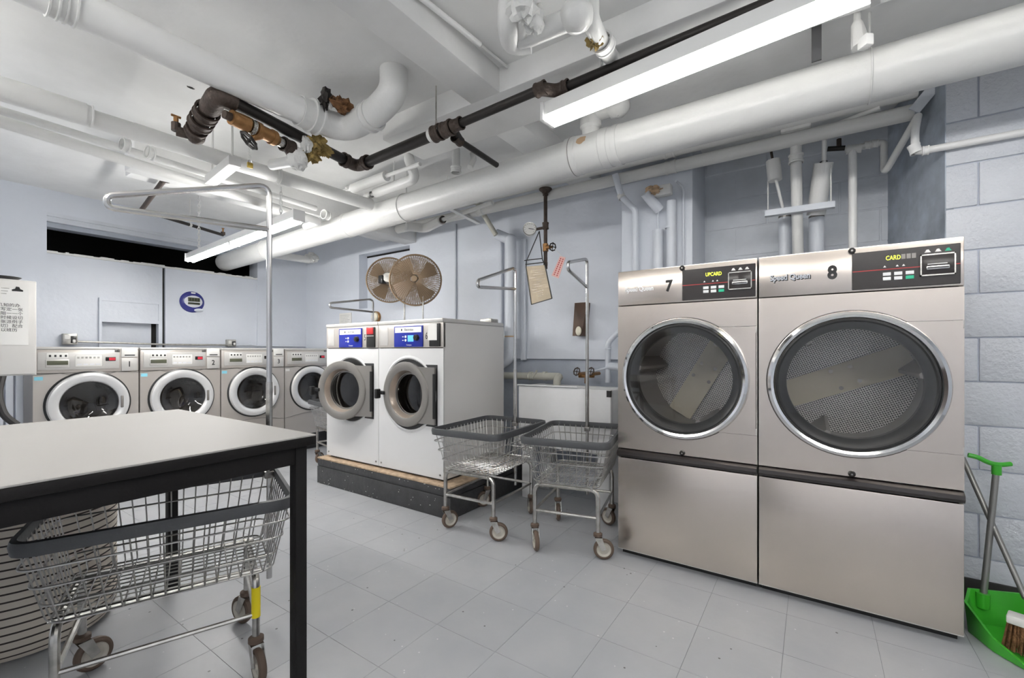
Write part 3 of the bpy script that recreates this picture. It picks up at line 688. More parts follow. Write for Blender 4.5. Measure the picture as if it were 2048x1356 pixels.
# ------------------------------------------------------------------ wire laundry carts
def make_cart(label, front, yaw, pole, L=.68, W=.50, tape=False, zt=.64, caster_turn=(20, 70, -30, 110)):
    """origin on the floor under the middle of the front end; +x runs along the basket; pole = (x, y) in the cart's frame"""
    t = thing('laundry_cart', label, 'laundry cart', (front[0], front[1], 0), R(yaw), 'wire laundry carts')
    ZT, ZB = zt, zt - .245; ins = .055
    def ringpts(z, off, rad=.05):
        return fillet([(off, -W / 2 + off, z), (L - off, -W / 2 + off, z), (L - off, W / 2 - off, z), (off, W / 2 - off, z)], rad, 5, closed=True)
    b = MB()
    for k in range(4):
        q = k / 3; b.tube(ringpts(ZB + (ZT - ZB - .06) * q, ins * (1 - q) + .006, .05), .0036, 5, closed=True)
    def loopwire(a0, a1, bb, c):                         # a wire down one side, across the bottom, up the other side
        b.tube(fillet([a0, a1, bb, c], .015, 3), .0024, 4, caps=False)
    n = 17
    for i in range(1, n):
        x = L * i / n; xi = ins + (L - 2 * ins) * i / n
        loopwire((x, -W / 2 + .006, ZT), (xi, -W / 2 + ins, ZB), (xi, W / 2 - ins, ZB), (x, W / 2 - .006, ZT))
    n = 12
    for i in range(1, n):
        y = -W / 2 + W * i / n; yi = -W / 2 + ins + (W - 2 * ins) * i / n
        loopwire((.006, y, ZT), (ins, yi, ZB - .003), (L - ins, yi, ZB - .003), (L - .006, y, ZT))
    b.build('wire_basket', 'wire', t)
    rim = ringpts(0, 0, .06); N = len(rim); vs = []; fs = []
    pr = [(-.004, ZT - .016), (.010, ZT - .018), (.014, ZT + .006), (.010, ZT + .02), (-.004, ZT + .022), (-.008, ZT)]
    for i in range(N):
        tg = (rim[(i + 1) % N] - rim[i - 1]).normalized(); nr = Vector((tg.y, -tg.x, 0))
        vs += [rim[i] + nr * a + Vector((0, 0, z)) for a, z in pr]
    K = len(pr)
    for i in range(N):
        j = (i + 1) % N
        for k in range(K): fs.append((i * K + k, j * K + k, j * K + (k + 1) % K, i * K + (k + 1) % K))
    MB().add(vs, fs).build('rim_bumper', 'bumper_grey', t)
    # two bent leg frames under the basket
    xs = (.075, L - .11); hw = W / 2 - .065
    for x in xs:
        MB().tube(fillet([(x, -hw, .142), (x, -hw, ZB - .015), (x, hw, ZB - .015), (x, hw, .142)], .05, 5), .0125, 10).build('leg_frame', 'chrome_worn', t)
        MB().cyl((x, -hw, .225), (x, hw, .225), .0095, 8).build('cross_bar', 'chrome_worn', t)
    for s in (-1, 1):
        MB().tube([(xs[0], s * hw, .225), (xs[1], s * hw, .225)], .008, 8).build('side_rail', 'chrome_worn', t)
        MB().cyl((xs[0] - .02, s * (hw - .03), ZB - .004), (xs[1] + .02, s * (hw - .03), ZB - .004), .007, 8).build('basket_rail', 'chrome_worn', t)
    if tape: MB().cyl((xs[1], -hw, .215), (xs[1], -hw, .32), .0145, 12).build('yellow_tape', 'tape_yellow', t)['label'] = 'yellow tape wrapped round the leg'
    i = 0
    for x in xs:
        for s in (-1, 1):
            a = R(caster_turn[i]); i += 1; dv = Vector((math.cos(a), math.sin(a), 0)); sv = Vector((-dv.y, dv.x, 0)); p = Vector((x, s * hw, 0)); ctr = p + dv * .032 + Vector((0, 0, .057))
            cs = MB().lathe([(.0001, .148), (.015, .148), (.025, .142), (.025, .128), (.017, .123), (.0001, .123)], p, (0, 0, 1), 16).build('caster', 'wheel_brown', t)
            fk = MB()
            for q in (-1, 1):
                o = sv * .019 * q
                pts = [p + o + Vector((0, 0, .123)) - dv * .018, p + o + Vector((0, 0, .123)) + dv * .022, ctr + o + dv * .013 + Vector((0, 0, .004)), ctr + o - dv * .012 - Vector((0, 0, .006))]
                fk.add([v - sv * .0015 for v in pts] + [v + sv * .0015 for v in pts], [(0, 1, 2, 3), (7, 6, 5, 4), (0, 1, 5, 4), (1, 2, 6, 5), (2, 3, 7, 6), (3, 0, 4, 7)])
            fk.add([p + v for v in (dv * .02 + sv * .02, dv * .02 - sv * .02, -dv * .017 - sv * .02, -dv * .017 + sv * .02)] , [(0, 1, 2, 3)])
            for k in range(4): fk.v[-1 - k] = (fk.v[-1 - k][0], fk.v[-1 - k][1], .1235)
            fk.build('fork', 'chrome_worn', cs, smooth=False)
            MB().lathe([(.038, -.012), (.048, -.013), (.0555, -.008), (.057, 0), (.0555, .008), (.048, .013), (.038, .012)], ctr, sv, 28).build('tyre', 'wheel_brown', cs)
            MB().lathe([(.0001, -.013), (.010, -.013), (.012, -.008), (.029, -.006), (.040, -.013), (.040, .013), (.029, .006), (.012, .008), (.010, .013), (.0001, .013)], ctr, sv, 24).build('hub', 'wheel_hub', cs)
    if pole:
        px_, py_, top, lo, reach, tipz, side = pole
        MB().tube(fillet([(px_, py_, .16), (px_, py_, top), (px_ - reach, py_ + side, tipz + .022), (px_ - reach, py_ + side, tipz - .022), (px_, py_, lo)], [0, .05, .03, .03, 0], 6), .0115, 10).build('hanging_pole', 'chrome_rod', t)
        MB().cyl((px_, py_, .62), (px_, py_, 1.02), .0135, 10).build('pole_sleeve', 'chrome_worn', t)
        MB().rbox(px_ - .02, px_ + .02, py_ - .018, py_ + .018, .6, .63, .004).build('pole_clamp', 'steel_dark', t)
    return t
make_cart('wire laundry cart beside the plinth, left one of the pair before the sink', (2.075, 1.786), 4, (.665, 0, 1.78, 1.62, .46, 1.60, .02), caster_turn=(-60, -25, 40, 150))
make_cart('wire laundry cart beside dryer 7, right one of the pair before the sink', (2.19, 1.152), 12.5, (.665, 0, 1.80, 1.60, .30, 1.70, .06), caster_turn=(-75, -150, 60, 200))
make_cart('wire laundry cart pushed under the white folding table, yellow tape on a leg', (.222 + .085, 1.773 + .234), -20.5, (.667, .215, 1.885, 1.69, .53, 1.71, .0), L=.69, tape=True, zt=.615, caster_turn=(-20, 30, -80, 120))
make_cart('wire laundry cart mostly hidden behind white washer 5', (2.52, 4.06), -13, (.60, 0, 1.72, 1.58, .46, 1.62, .0), L=.62, W=.46, caster_turn=(-60, 30, 60, 200))

# ------------------------------------------------------------------ folding table
TZ, TX1, TY0, TY1, TX0 = .868, .885, 1.422, 2.60, -.85
tb = thing('folding_table', 'large white laminate folding table with black apron and legs', 'table', ((TX0 + TX1) / 2, (TY0 + TY1) / 2, 0))
MB().rbox(TX0, TX1, TY0, TY1, TZ - .006, TZ, .002).build('table_top', 'laminate', tb, world=True)
MB().rbox(TX0 - .001, TX1 + .001, TY0 - .001, TY1 + .001, TZ - .036, TZ - .006, .004).build('edge_band', 'table_black', tb, world=True)
for a in ((TX0 + .03, TX1 - .03, TY0 + .022, TY0 + .044), (TX0 + .03, TX1 - .03, TY1 - .044, TY1 - .022)):
    MB().rbox(a[0], a[1], a[2], a[3], TZ - .096, TZ - .036, .002).build('apron', 'table_black', tb, world=True)
for a in ((TX1 - .05, TX1 - .028), (TX0 + .028, TX0 + .05)):
    MB().rbox(a[0], a[1], TY0 + .03, TY1 - .03, TZ - .096, TZ - .036, .002).build('apron', 'table_black', tb, world=True)
for x in (TX1 - .062, TX0 + .022):
    for y in (TY0 + .018, TY1 - .058):
        MB().rbox(x, x + .04, y, y + .04, 0, TZ - .036, .003).build('leg', 'table_black', tb, world=True)
for u, v in ((22, 994), (560, 893), (585, 888)):
    p = onY(u, v, TY0 + .022); MB().lathe([(.0001, .005), (.006, .004), (.009, 0)], p, (0, -1, 0), 12).build('bolt', 'bolt_zinc', tb, world=True)

hm = thing('laundry_hamper', 'round cream laundry hamper with thin dark stripes under the folding table', 'hamper', (.392, 2.68, 0))
MB().lathe([(.0001, .0), (.20, .0), (.245, .012), (.268, .05), (.272, .12), (.268, .3), (.272, .5), (.268, .62), (.258, .63), (.25, .6), (.25, .1), (.0001, .08)], (0, 0, 0), (0, 0, 1), 48).build('hamper_body', 'striped_cloth', hm)
MB().lathe([(.262, .622), (.274, .628), (.274, .642), (.255, .645), (.25, .63)], (0, 0, 0), (0, 0, 1), 48).build('hamper_rim', 'pipe_cream', hm)

# ------------------------------------------------------------------ overhead pipes
# thick white main along the right side
ZM = lambda y: 2.314 if y < 1.1 else 2.314 - (y - 1.1) * .026
XM = 2.39
mp = pipe_thing('main_pipe', 'thick white insulated pipe running the whole length below the ceiling', (XM, 1.1, 2.314))
run(mp, [(XM, -1.75, 2.314), (XM, 1.06, 2.314)], .104, 'pipe_white', n=40)
run(mp, [(XM, 1.06, 2.314), (XM, 2.3, ZM(2.3)), (XM, 3.34, ZM(3.34))], .102, 'pipe_white', n=40)
run(mp, [(XM, 3.34, ZM(3.34)), (XM, 5.70, ZM(5.7))], .096, 'pipe_white', n=36)
MB().lathe([(.100, -.115), (.108, -.11), (.110, -.075), (.106, -.07), (.106, .07), (.110, .075), (.112, .115), (.100, .12)], (XM, 1.06, 2.314), (0, 1, 0), 40).build('tee_joint', 'pipe_white', mp, world=True)
for y in (.90, .955, 1.19): MB().lathe([(.100, -.018), (.1085, -.014), (.1085, .014), (.1, .018)], (XM, y, 2.314), (0, 1, 0), 40).build('band', 'pipe_white', mp, world=True)
MB().lathe([(.103, -.002), (.1125, -.002), (.1125, .002), (.103, .002)], (XM, 1.168, 2.314), (0, 1, 0), 40).build('open_seam', 'steel_dark', mp, world=True)
for y in (3.34, 4.75):
    MB().lathe([(.09, -.03), (.104, -.026), (.104, .026), (.09, .03)], (XM, y, ZM(y)), (0, 1, 0), 36).build('band', 'pipe_white', mp, world=True)
a = MB(); pv = []
for k in range(14):
    an = 2 * PI * k / 14; yy = 1.085 + .034 * math.cos(an) * random.uniform(.75, 1.1); tt = R(158) + R(17) * math.sin(an) * random.uniform(.7, 1.1)
    pv.append((XM + math.cos(tt) * .1075, yy, 2.314 + math.sin(tt) * .1075))
ct = (XM + math.cos(R(158)) * .1080, 1.085, 2.314 + math.sin(R(158)) * .1080)
a.add([ct] + pv, [(0, 1 + k, 1 + (k + 1) % 14) for k in range(14)]).build('peeled_patch', 'primer_tan', mp, world=True)['label'] = 'patch of peeled paint showing tan primer'
bx = MB().tube([(XM - .01, 1.06, 2.36), (XM - .02, 1.06, 2.44), (XM - .02, 1.06, 2.45), (XM - .02, 1.06, 2.59)], [.05, .05, .062, .06], 20).build('riser', 'pipe_white', mp, world=True)
MB().blob((XM - .02, .90, 2.52), .06, .05, 2, sc=(1, 1.2, 1)).cyl((XM - .02, 1.05, 2.52), (XM - .02, .9, 2.52), .045, 16).build('elbow', 'pipe_white', mp, world=True)
for y in (-.2, 2.62):
    m = MB().tube([(XM + .107 * math.cos(q), y, ZM(y) + .107 * math.sin(q)) for q in [2 * PI * k / 28 for k in range(28)]], .0035, 5, closed=True); m.cyl((XM, y, ZM(y) + .1), (XM, y, ZC), .005, 6)
    m.build('hanger', 'pipe_white', mp, world=True)

# pair of smaller white pipes beside it, behind the main
for nm, X_, Z_, r_, lab, y0_, y1_ in (('side_pipe', 3.04, 2.385, .040, 'slim white pipe along the right wall, lower of the pair behind the main', -.43, 3.46),
                                       ('side_pipe', 3.0, 2.485, .048, 'white pipe along the right wall, upper of the pair behind the main', -.44, 3.46)):
    p = pipe_thing(nm, lab, (X_, 1, Z_), 'pipes beside the main')
    run(p, [(X_, y0_, Z_), (X_, y1_, Z_)], r_, 'pipe_white', n=18)
    for y in (.78, 2.4): collar(p, (X_, y, Z_), (0, 1, 0), r_ * 1.06, .07, 'pipe_white')
# steel channel carrying them at the far end
st = thing('pipe_bracket', 'white steel channel under the pipes near the back corner', 'bracket', (2.9, 2.75, 2.33))
q0, q1 = onZ(895, 414, 2.335), onZ(957, 446, 2.335)
MB().beam(q0, q1, .04, .02).beam(q0 + Vector((0, .018, .012)), q1 + Vector((0, .018, .012)), .004, .03).build('channel', 'pipe_white', st, world=True)
MB().cyl(q0, q0 + Vector((0, 0, .25)), .005, 6).build('rod', 'pipe_white', st, world=True)
# short insulated stub with rusty elbow left of that channel
p = pipe_thing('insulated_stub', 'short fat white insulated pipe end beside the ceiling beam', onZ(850, 455, 2.33))
a0, a1, a2 = onZ(812, 452, 2.33), onZ(850, 457, 2.33), onZ(884, 440, 2.33)
run(p, [a0, a1, a2], .042, 'pipe_white', bend=.05, n=18)
collar(p, a2, a2 - a1, .030, .05, 'iron_brown', 'rusty_joint'); run(p, [a2, onZ(985, 405, 2.36)], .018, 'pipe_white', 'thin_pipe')

# white pipe that crosses the ceiling at the upper left and turns up into the slab
p = pipe_thing('ceiling_pipe', 'white pipe across the upper left with torn joint and bend into ceiling', onZ(610, 225, 2.40))
c0, c1, c2, c3 = onZ(60, -28, 2.40), onZ(688, 262, 2.40), onZ(752, 226, 2.415), onZ(788, 186, 2.47)
c4 = Vector((c3.x, c3.y, ZC + .02))
run(p, [c0 - (c1 - c0) * 1.2, onZ(610, 226, 2.40)], .066, 'pipe_white_smooth', n=28)
run(p, [onZ(600, 222, 2.40), c1, c2, c3, c4], .070, 'pipe_white', 'bend', bend=.16, n=28)
dd = (c1 - c0).normalized()
collar(p, onZ(628, 234, 2.40), dd, .082, .05, 'pipe_white', 'flange'); collar(p, onZ(610, 226, 2.40), dd, .076, .07, 'pipe_white', 'flange', False)
collar(p, onZ(742, 233, 2.413), c2 - c1, .076, .05, 'pipe_white', 'flange'); collar(p, onZ(105, -8, 2.40), dd, .071, .03, 'pipe_white', 'band'); collar(p, onZ(140, 8, 2.40), dd, .071, .03, 'pipe_white', 'band')
MB().blob(onZ(684, 210, 2.46), .044, .5, 5, sc=(1.2, .9, .7)).build('torn_insulation', 'torn_rust', p, world=True)['label'] = 'rusty brown torn insulation'
MB().blob(onZ(652, 198, 2.47), .036, .6, 6, sc=(.7, .8, 1.3)).build('torn_wrap', 'iron_black', p, world=True)
MB().blob(onZ(660, 206, 2.455), .02, .5, 9, sc=(.7, .7, 1.4)).build('torn_plaster', 'plaster_white', p, world=True)

# black iron pipe zigzag
ZK = 2.33
p = pipe_thing('black_iron_pipe', 'black iron pipe zigzagging below the ceiling with brown fittings', onZ(712, 333, ZK))
k0, k1, k2, k3, k4, k5 = onZ(447, 194, ZK), onZ(714, 333, ZK), onZ(885, 262, ZK), onZ(1082, 178, ZK + .035), onZ(1113, 182, ZK + .04), onZ(1600, -20, ZK + .06)
run(p, [k0, k1], .030, 'iron_black'); run(p, [k1, k2], .030, 'iron_black'); run(p, [k2, k3], .0215, 'iron_black'); run(p, [k4, k5, k5 + Vector(((k5 - k4).x, (k5 - k4).y, 0)) * 1.8], .021, 'iron_black')
MB().tube(fillet([k1 + (k0 - k1).normalized() * .10, k1, k1 + (k2 - k1).normalized() * .10], .05), .036, 16).build('elbow', 'iron_brown', p, world=True)
collar(p, k1 + (k0 - k1).normalized() * .10, k0 - k1, .041, .035, 'iron_brown'); collar(p, k1 + (k2 - k1).normalized() * .10, k2 - k1, .041, .035, 'iron_brown')
d2 = (k3 - k2).normalized()
for s_, r_, l_ in ((-.035, .042, .05), (.035, .040, .06), (.10, .032, .06)): collar(p, k2 + d2 * s_, d2, r_, l_, 'iron_brown', 'coupling')
MB().lathe([(.030, -.012), (.036, -.012), (.036, .012), (.030, .012)], k2 - d2 * .075, d2, 20).build('white_ring', 'plaster_white', p, world=True)
MB().tube(fillet([k3 - d2 * .03, k3, k4, k4 + (k5 - k4).normalized() * .05], .03), .029, 14).build('offset_fitting', 'iron_brown', p, world=True)
collar(p, k3, d2, .031, .05, 'iron_brown', 'coupling'); collar(p, k4 + (k5 - k4).normalized() * .05, k5 - k4, .031, .03, 'iron_brown', 'coupling')
kb = k2 + d2 * .07; kt = onZ(990, 327, ZK - .015)
run(p, [kb, onZ(925, 285, ZK - .01), kt + (kt - kb) * .05], .0165, 'iron_black', 'branch'); collar(p, onZ(915, 279, ZK - .01), kt - kb, .026, .06, 'iron_brown', 'tee'); 
hg = k2 - d2 * .045
MB().tube([hg + Vector((.045 * math.sin(q) * .6, .045 * math.sin(q) * .6, .018 + .052 * math.cos(q))) for q in [2 * PI * k / 16 for k in range(16)]], .005, 6, closed=True).cyl(hg + Vector((0, 0, .07)), (hg.x, hg.y, ZC), .004, 6).build('ring_hanger', 'chrome_worn', p, world=True)
# heavy fittings at its left end
e_ = onZ(436, 190, ZK)
MB().tube(fillet([k0 + (k1 - k0).normalized() * .05, e_, onZ(420, 216, ZK - .02)], .03), .045, 18).build('elbow', 'iron_brown', p, world=True)
f1, f2, f3 = onZ(420, 214, ZK - .015), onZ(404, 240, ZK - .04), onZ(388, 268, ZK - .07)
MB().tube([f1, f2, f3], .038, 18).build('drop', 'iron_brown', p, world=True)
for q, r_ in ((f1.lerp(f2, .45), .052), (f2.lerp(f3, .1), .052), (f2.lerp(f3, .75), .046)): collar(p, q, f2 - f1, r_, .045, 'iron_brown', 'coupling')
g0, g1 = onZ(392, 272, ZK - .08), onZ(352, 262, ZK - .08)
MB().tube([g0, g1], .024, 12).sphere(g0, .042, 12, 8).build('bottom_tee', 'iron_brown', p, world=True)
MB().tube([g1, g1 + Vector((0, 0, .04))], .02, 10).build('drain_elbow', 'iron_brown', p, world=True)
MB().cyl(g1 + Vector((0, 0, .03)), g1 + Vector((0, 0, .07)), .011, 8).cyl(g1 + Vector((-.02, 0, .073)), g1 + Vector((.02, 0, .073)), .006, 6).build('drain_valve', 'brass', p, world=True)

# brass gate valve slung under the black pipe
p = thing('gate_valve', 'brass gate valve with black handwheel below the black pipe', 'valve', onZ(510, 265, 2.24))
v0, v1, v2 = onZ(448, 228, 2.25), onZ(520, 262, 2.25), onZ(575, 292, 2.25); dv = (v2 - v0).normalized()
run(p, [v0, v0.lerp(v1, .3)], .020, 'iron_brown', 'nipple'); run(p, [onZ(462, 234, 2.25), onZ(496, 250, 2.25)], [.034, .037], 'brass', 'reducer', n=18)
collar(p, onZ(503, 253, 2.25), dv, .034, .022, 'chrome_worn', 'clamp'); run(p, [onZ(508, 256, 2.25), onZ(548, 276, 2.25)], .032, 'brass', 'valve_body', n=18)
for u, v in ((514, 259), (545, 275)): collar(p, onZ(u, v, 2.25), dv, .038, .022, 'brass', 'hex_end', False)
run(p, [onZ(555, 281, 2.25), v2], .026, 'chrome_worn', 'union'); collar(p, v2, dv, .036, .06, 'iron_brown', 'end_fitting')
b0_ = onZ(524, 264, 2.25); b1_ = onZ(498, 281, 2.19)
MB().tube([b0_, b0_.lerp(b1_, .4), b0_.lerp(b1_, .8)], [.03, .024, .012], 14).build('bonnet', 'brass', p, world=True)
run(p, [b0_.lerp(b1_, .6), b1_], .006, 'brass', 'stem'); handwheel(p, b1_, b1_ - b0_, .042)
# torn fibreglass wrap where valve line meets the black pipe
tw = thing('torn_pipe_wrap', 'torn yellow fibre insulation and white plaster on the black pipe', 'insulation', onZ(625, 295, 2.29))
MB().blob(onZ(632, 288, 2.30), .075, .42, 11, sc=(.75, .6, .62)).blob(onZ(622, 305, 2.25), .07, .5, 12, sc=(.7, .5, .6)).blob(onZ(645, 300, 2.28), .05, .6, 15, sc=(.9, .5, .6)).build('fibre', 'torn_fibre', tw, world=True, smooth=False)
MB().blob(onZ(613, 290, 2.275), .06, .3, 13, sc=(.45, .45, .75)).build('plaster_lump', 'plaster_white', tw, world=True)
p = pipe_thing('plastered_pipe', 'white plastered pipe end drooping under the torn wrap', onZ(590, 310, 2.2))
run(p, [v2, onZ(583, 305, 2.22), onZ(592, 322, 2.2)], .03, 'iron_brown', 'elbow', bend=.03); MB().blob(onZ(596, 318, 2.20), .058, .16, 14, sc=(1, .8, 1)).build('plaster_cap', 'plaster_white', p, world=True)
run(p, [onZ(590, 322, 2.19), onZ(545, 330, 2.25)], .03, 'pipe_white', 'white_leg')

# bundle of white pipes crossing the upper left
ZL = 2.30
p = pipe_thing('white_pipe', 'widest white pipe of the bundle crossing the upper left', onZ(300, 270, ZL), 'pipe bundle at upper left')
w0, w1 = onZ(-40, 168, ZL), onZ(742, 410, ZL); run(p, [w0 - (w1 - w0), w1], .044, 'pipe_white', n=20); run(p, [w0 - (w1 - w0), onZ(172, 230, ZL)], .053, 'pipe_white', 'insulation_sleeve', n=22); collar(p, onZ(176, 231, ZL), w1 - w0, .050, .03, 'pipe_white')
collar(p, onZ(555, 352, ZL), w1 - w0, .050, .025, 'pipe_white')
p = pipe_thing('white_pipe', 'thin white pipe in the middle of the bundle at upper left', onZ(300, 300, ZL - .03), 'pipe bundle at upper left')
w0, w1 = onZ(-40, 208, ZL - .03), onZ(632, 417, ZL - .03); run(p, [w0 - (w1 - w0), w1], .020, 'pipe_white')
p = pipe_thing('white_pipe', 'white pipe lowest in the bundle, ending in an elbow near the far light', onZ(300, 320, ZL - .05), 'pipe bundle at upper left')
w0, w1 = onZ(-40, 230, ZL - .05), onZ(640, 443, ZL - .05); run(p, [w0 - (w1 - w0), w1, w1 + Vector((.02, .25, .0))], .030, 'pipe_white', bend=.07, n=18); collar(p, onZ(652, 430, ZL - .05), w1 - w0, .036, .05, 'pipe_white', 'elbow')
for u, v in ((250, 272), (300, 288)): collar(p, onZ(u, v + 18, ZL - .05), w1 - w0, .034, .03, 'pipe_white')
tr = thing('pipe_trapeze', 'white strut channel hung on rods under the pipe bundle', 'bracket', onZ(445, 345, ZL - .07))
s0, s1 = onZ(421, 362, ZL - .085), onZ(470, 322, ZL - .085)
MB().beam(s0, s1, .06, .05).build('channel', 'pipe_white', tr, world=True)
for q in (s0.lerp(s1, .1), s0.lerp(s1, .9)): MB().cyl(q, (q.x, q.y, ZC), .006, 6).build('rod', 'pipe_white', tr, world=True)
lk = thing('padlock', 'small brass padlock hanging on a thin chain below the handwheel', 'padlock', onZ(500, 335, 2.12))
lp = onZ(500, 330, 2.14)
MB().rbox(-.014, .014, -.006, .006, -.016, .012, .003, at=lp).build('lock_body', 'brass_lock', lk, world=True)
MB().tube([lp + Vector((.009 * math.cos(q), 0, .012 + .016 * math.sin(q))) for q in [PI * k / 8 for k in range(9)]], .0025, 6).build('shackle', 'chrome_rod', lk, world=True)
m = MB(); chain(m, lp + Vector((0, 0, .03)), b1_, .02, .0015); m.build('chain', 'pipe_white', lk, world=True)

# sprinkler line near the back
p = pipe_thing('sprinkler_pipe', 'thin dark sprinkler pipe near the back wall with brass head', onY(333, 340, 3.75))
y_ = 3.75; s0 = onY(333, 325, y_); s1 = onY(331, 356, y_); s2 = onZ(283, 420, onY(331, 356, y_).z - .02); s3 = onZ(446, 470, s2.z - .01)
run(p, [s0, s1, s2], .017, 'iron_brown', bend=.02); collar(p, s1, s0 - s1, .028, .05, 'iron_brown', 'elbow'); run(p, [s2, s3], .015, 'iron_black')
MB().cyl(s3, s3 + Vector((0, 0, .03)), .02, 10).build('elbow', 'iron_brown', p, world=True); MB().cyl(s3 + Vector((0, 0, .03)), s3 + Vector((0, 0, .065)), .008, 8).cyl(s3 + Vector((0, 0, .065)), s3 + Vector((0, 0, .069)), .014, 10).build('sprinkler_head', 'brass', p, world=True)
q = s2.lerp(s3, .55); MB().cyl(q, (q.x, q.y, ZC), .004, 6).lathe([(.015, -.01), (.019, -.01), (.019, .01), (.015, .01)], q, s3 - s2, 14).build('hanger', 'pipe_white', p, world=True)

# short insulated pair in the middle distance
p = pipe_thing('insulated_pipe', 'short white insulated pipe with cut end, upper one above the main', onZ(740, 365, 2.42))
run(p, [onZ(706, 377, 2.42), onZ(773, 352, 2.42)], .036, 'pipe_white', 'insulation', n=18); run(p, [onZ(660, 392, 2.42), onZ(840, 328, 2.42)], .014, 'pipe_white', 'core'); MB().blob(onZ(698, 380, 2.42), .04, .35, 21, sc=(.8, .8, .7)).build('cut_end', 'plaster_white', p, world=True)
p = pipe_thing('insulated_pipe', 'short white insulated pipe with elbow, lower one above the main', onZ(790, 375, 2.36))
run(p, [onZ(752, 386, 2.37), onZ(832, 357, 2.37), onZ(818, 320, 2.5), onZ(818, 315, 2.58)], .036, 'pipe_white', 'insulation', bend=.06, n=18); run(p, [onZ(722, 397, 2.37), onZ(756, 385, 2.37)], .014, 'pipe_white', 'core'); collar(p, onZ(738, 391, 2.37), onZ(832, 357, 2.37) - onZ(752, 386, 2.37), .024, .07, 'pipe_white', 'valve')
q = onZ(788, 372, 2.4); MB().cyl(q, (q.x, q.y, ZC), .006, 6).build('rod', 'pipe_white', p, world=True)
p = pipe_thing('stub_pipe', 'white capped stub pipe dropping from ceiling behind the main', onZ(912, 345, 2.42))
run(p, [(lambda v: Vector((v.x, v.y, ZC)))(onZ(912, 345, 2.42)), onZ(912, 345, 2.42)], .03, 'pipe_white'); collar(p, onZ(912, 340, 2.42), (0, 0, 1), .036, .04, 'pipe_white'); run(p, [onZ(940, 335, 2.42), onZ(948, 318, 2.5), onZ(945, 308, 2.58)], .02, 'pipe_white', 'hook', bend=.03)

# cluster of painted valves at the top middle
p = pipe_thing('valve_cluster', 'white painted lumpy pipe cluster at the ceiling by the long light', onZ(1100, 40, 2.45))
zc = 2.385
MB().tube(fillet([onZ(1020, -8, 2.5) + Vector((0, 0, .1)), onZ(1020, -8, 2.48), onZ(1016, 40, zc), onZ(1022, 88, zc), onZ(1062, 84, zc)], .05), .042, 18).build('pipe', 'pipe_white', p, world=True)
MB().tube([onZ(1040, 88, zc), onZ(1050, 40, zc), onZ(1050, -8, zc)], .028, 14).build('pipe', 'pipe_white', p, world=True)
MB().tube([onZ(1040, 80, zc), onZ(1100, 55, zc), onZ(1160, 30, zc)], .038, 16).build('pipe', 'pipe_white', p, world=True)
MB().blob(onZ(1153, 32, zc), .062, .03, 31, sc=(1, 1, .9)).build('joint_lump', 'pipe_white', p, world=True)
MB().blob(onZ(1068, 38, zc - .01), .05, .22, 33, sc=(.8, .8, 1)).blob(onZ(1045, 12, zc), .05, .35, 34).build('plaster_lump', 'plaster_white', p, world=True)
MB().tube(fillet([onZ(1180, -5, 2.5) + Vector((0, 0, .1)), onZ(1180, -5, 2.48), onZ(1180, 40, zc), onZ(1205, 92, zc), onZ(1225, 118, zc + .05)], .04), .034, 14).build('pipe', 'pipe_white', p, world=True)
MB().blob(onZ(1190, 78, zc - .01), .038, .4, 35, sc=(.9, .9, .8)).build('torn_wrap', 'torn_fibre', p, world=True)
collar(p, onZ(1207, 88, zc), onZ(1225, 118, zc) - onZ(1205, 92, zc), .042, .04, 'pipe_white')
# conduit along the first beam
p = pipe_thing('conduit', 'thin bright white conduit along the side of the ceiling beam', onZ(900, 45, 2.55)); run(p, [onZ(835, -10, 2.56) * 3.0 - onZ(960, 89, 2.56) * 2.0, onZ(960, 89, 2.56)], .012, 'pipe_white_smooth')
p = pipe_thing('conduit', 'thin white conduit beside the beam, running on to black pipe fitting', onZ(1000, 120, 2.55)); run(p, [onZ(962, 91, 2.57), onZ(1072, 182, 2.57)], .007, 'pipe_white')

# hanging outlet and dark strap above the main pipe
ob = thing('ceiling_outlet', 'white painted outlet box hanging from conduit over the main pipe', 'outlet', onX(1720, 80, 2.2))
o0, o1, o2 = onX(1716, 0, 2.22), onX(1714, 48, 2.22), onX(1722, 92, 2.22)
run(ob, [o0 + Vector((0, 0, .12)), o0, o1], .012, 'pipe_white', 'conduit'); MB().tube([o1 + Vector((0, 0, .01)), o1, o2], [.014, .02, .032], 10).build('box', 'pipe_white', ob, world=True)
MB().rbox(-.022, .022, -.016, .016, -.022, .022, .005, rot=Matrix.Rotation(R(40), 3, 'Z'), at=onX(1731, 84, 2.19)).build('plug_face', 'pipe_white_smooth', ob, world=True)
sp = thing('hanger_strap', 'flat dark grey strap hanging from ceiling behind the main pipe', 'strap', onX(1633, 80, 2.32)); s0 = onX(1633, 120, 2.32)
MB().box(s0.x - .004, s0.x + .004, s0.y - .018, s0.y + .018, s0.z - .005, ZC).build('strap', 'strap_grey', sp, world=True, smooth=False)

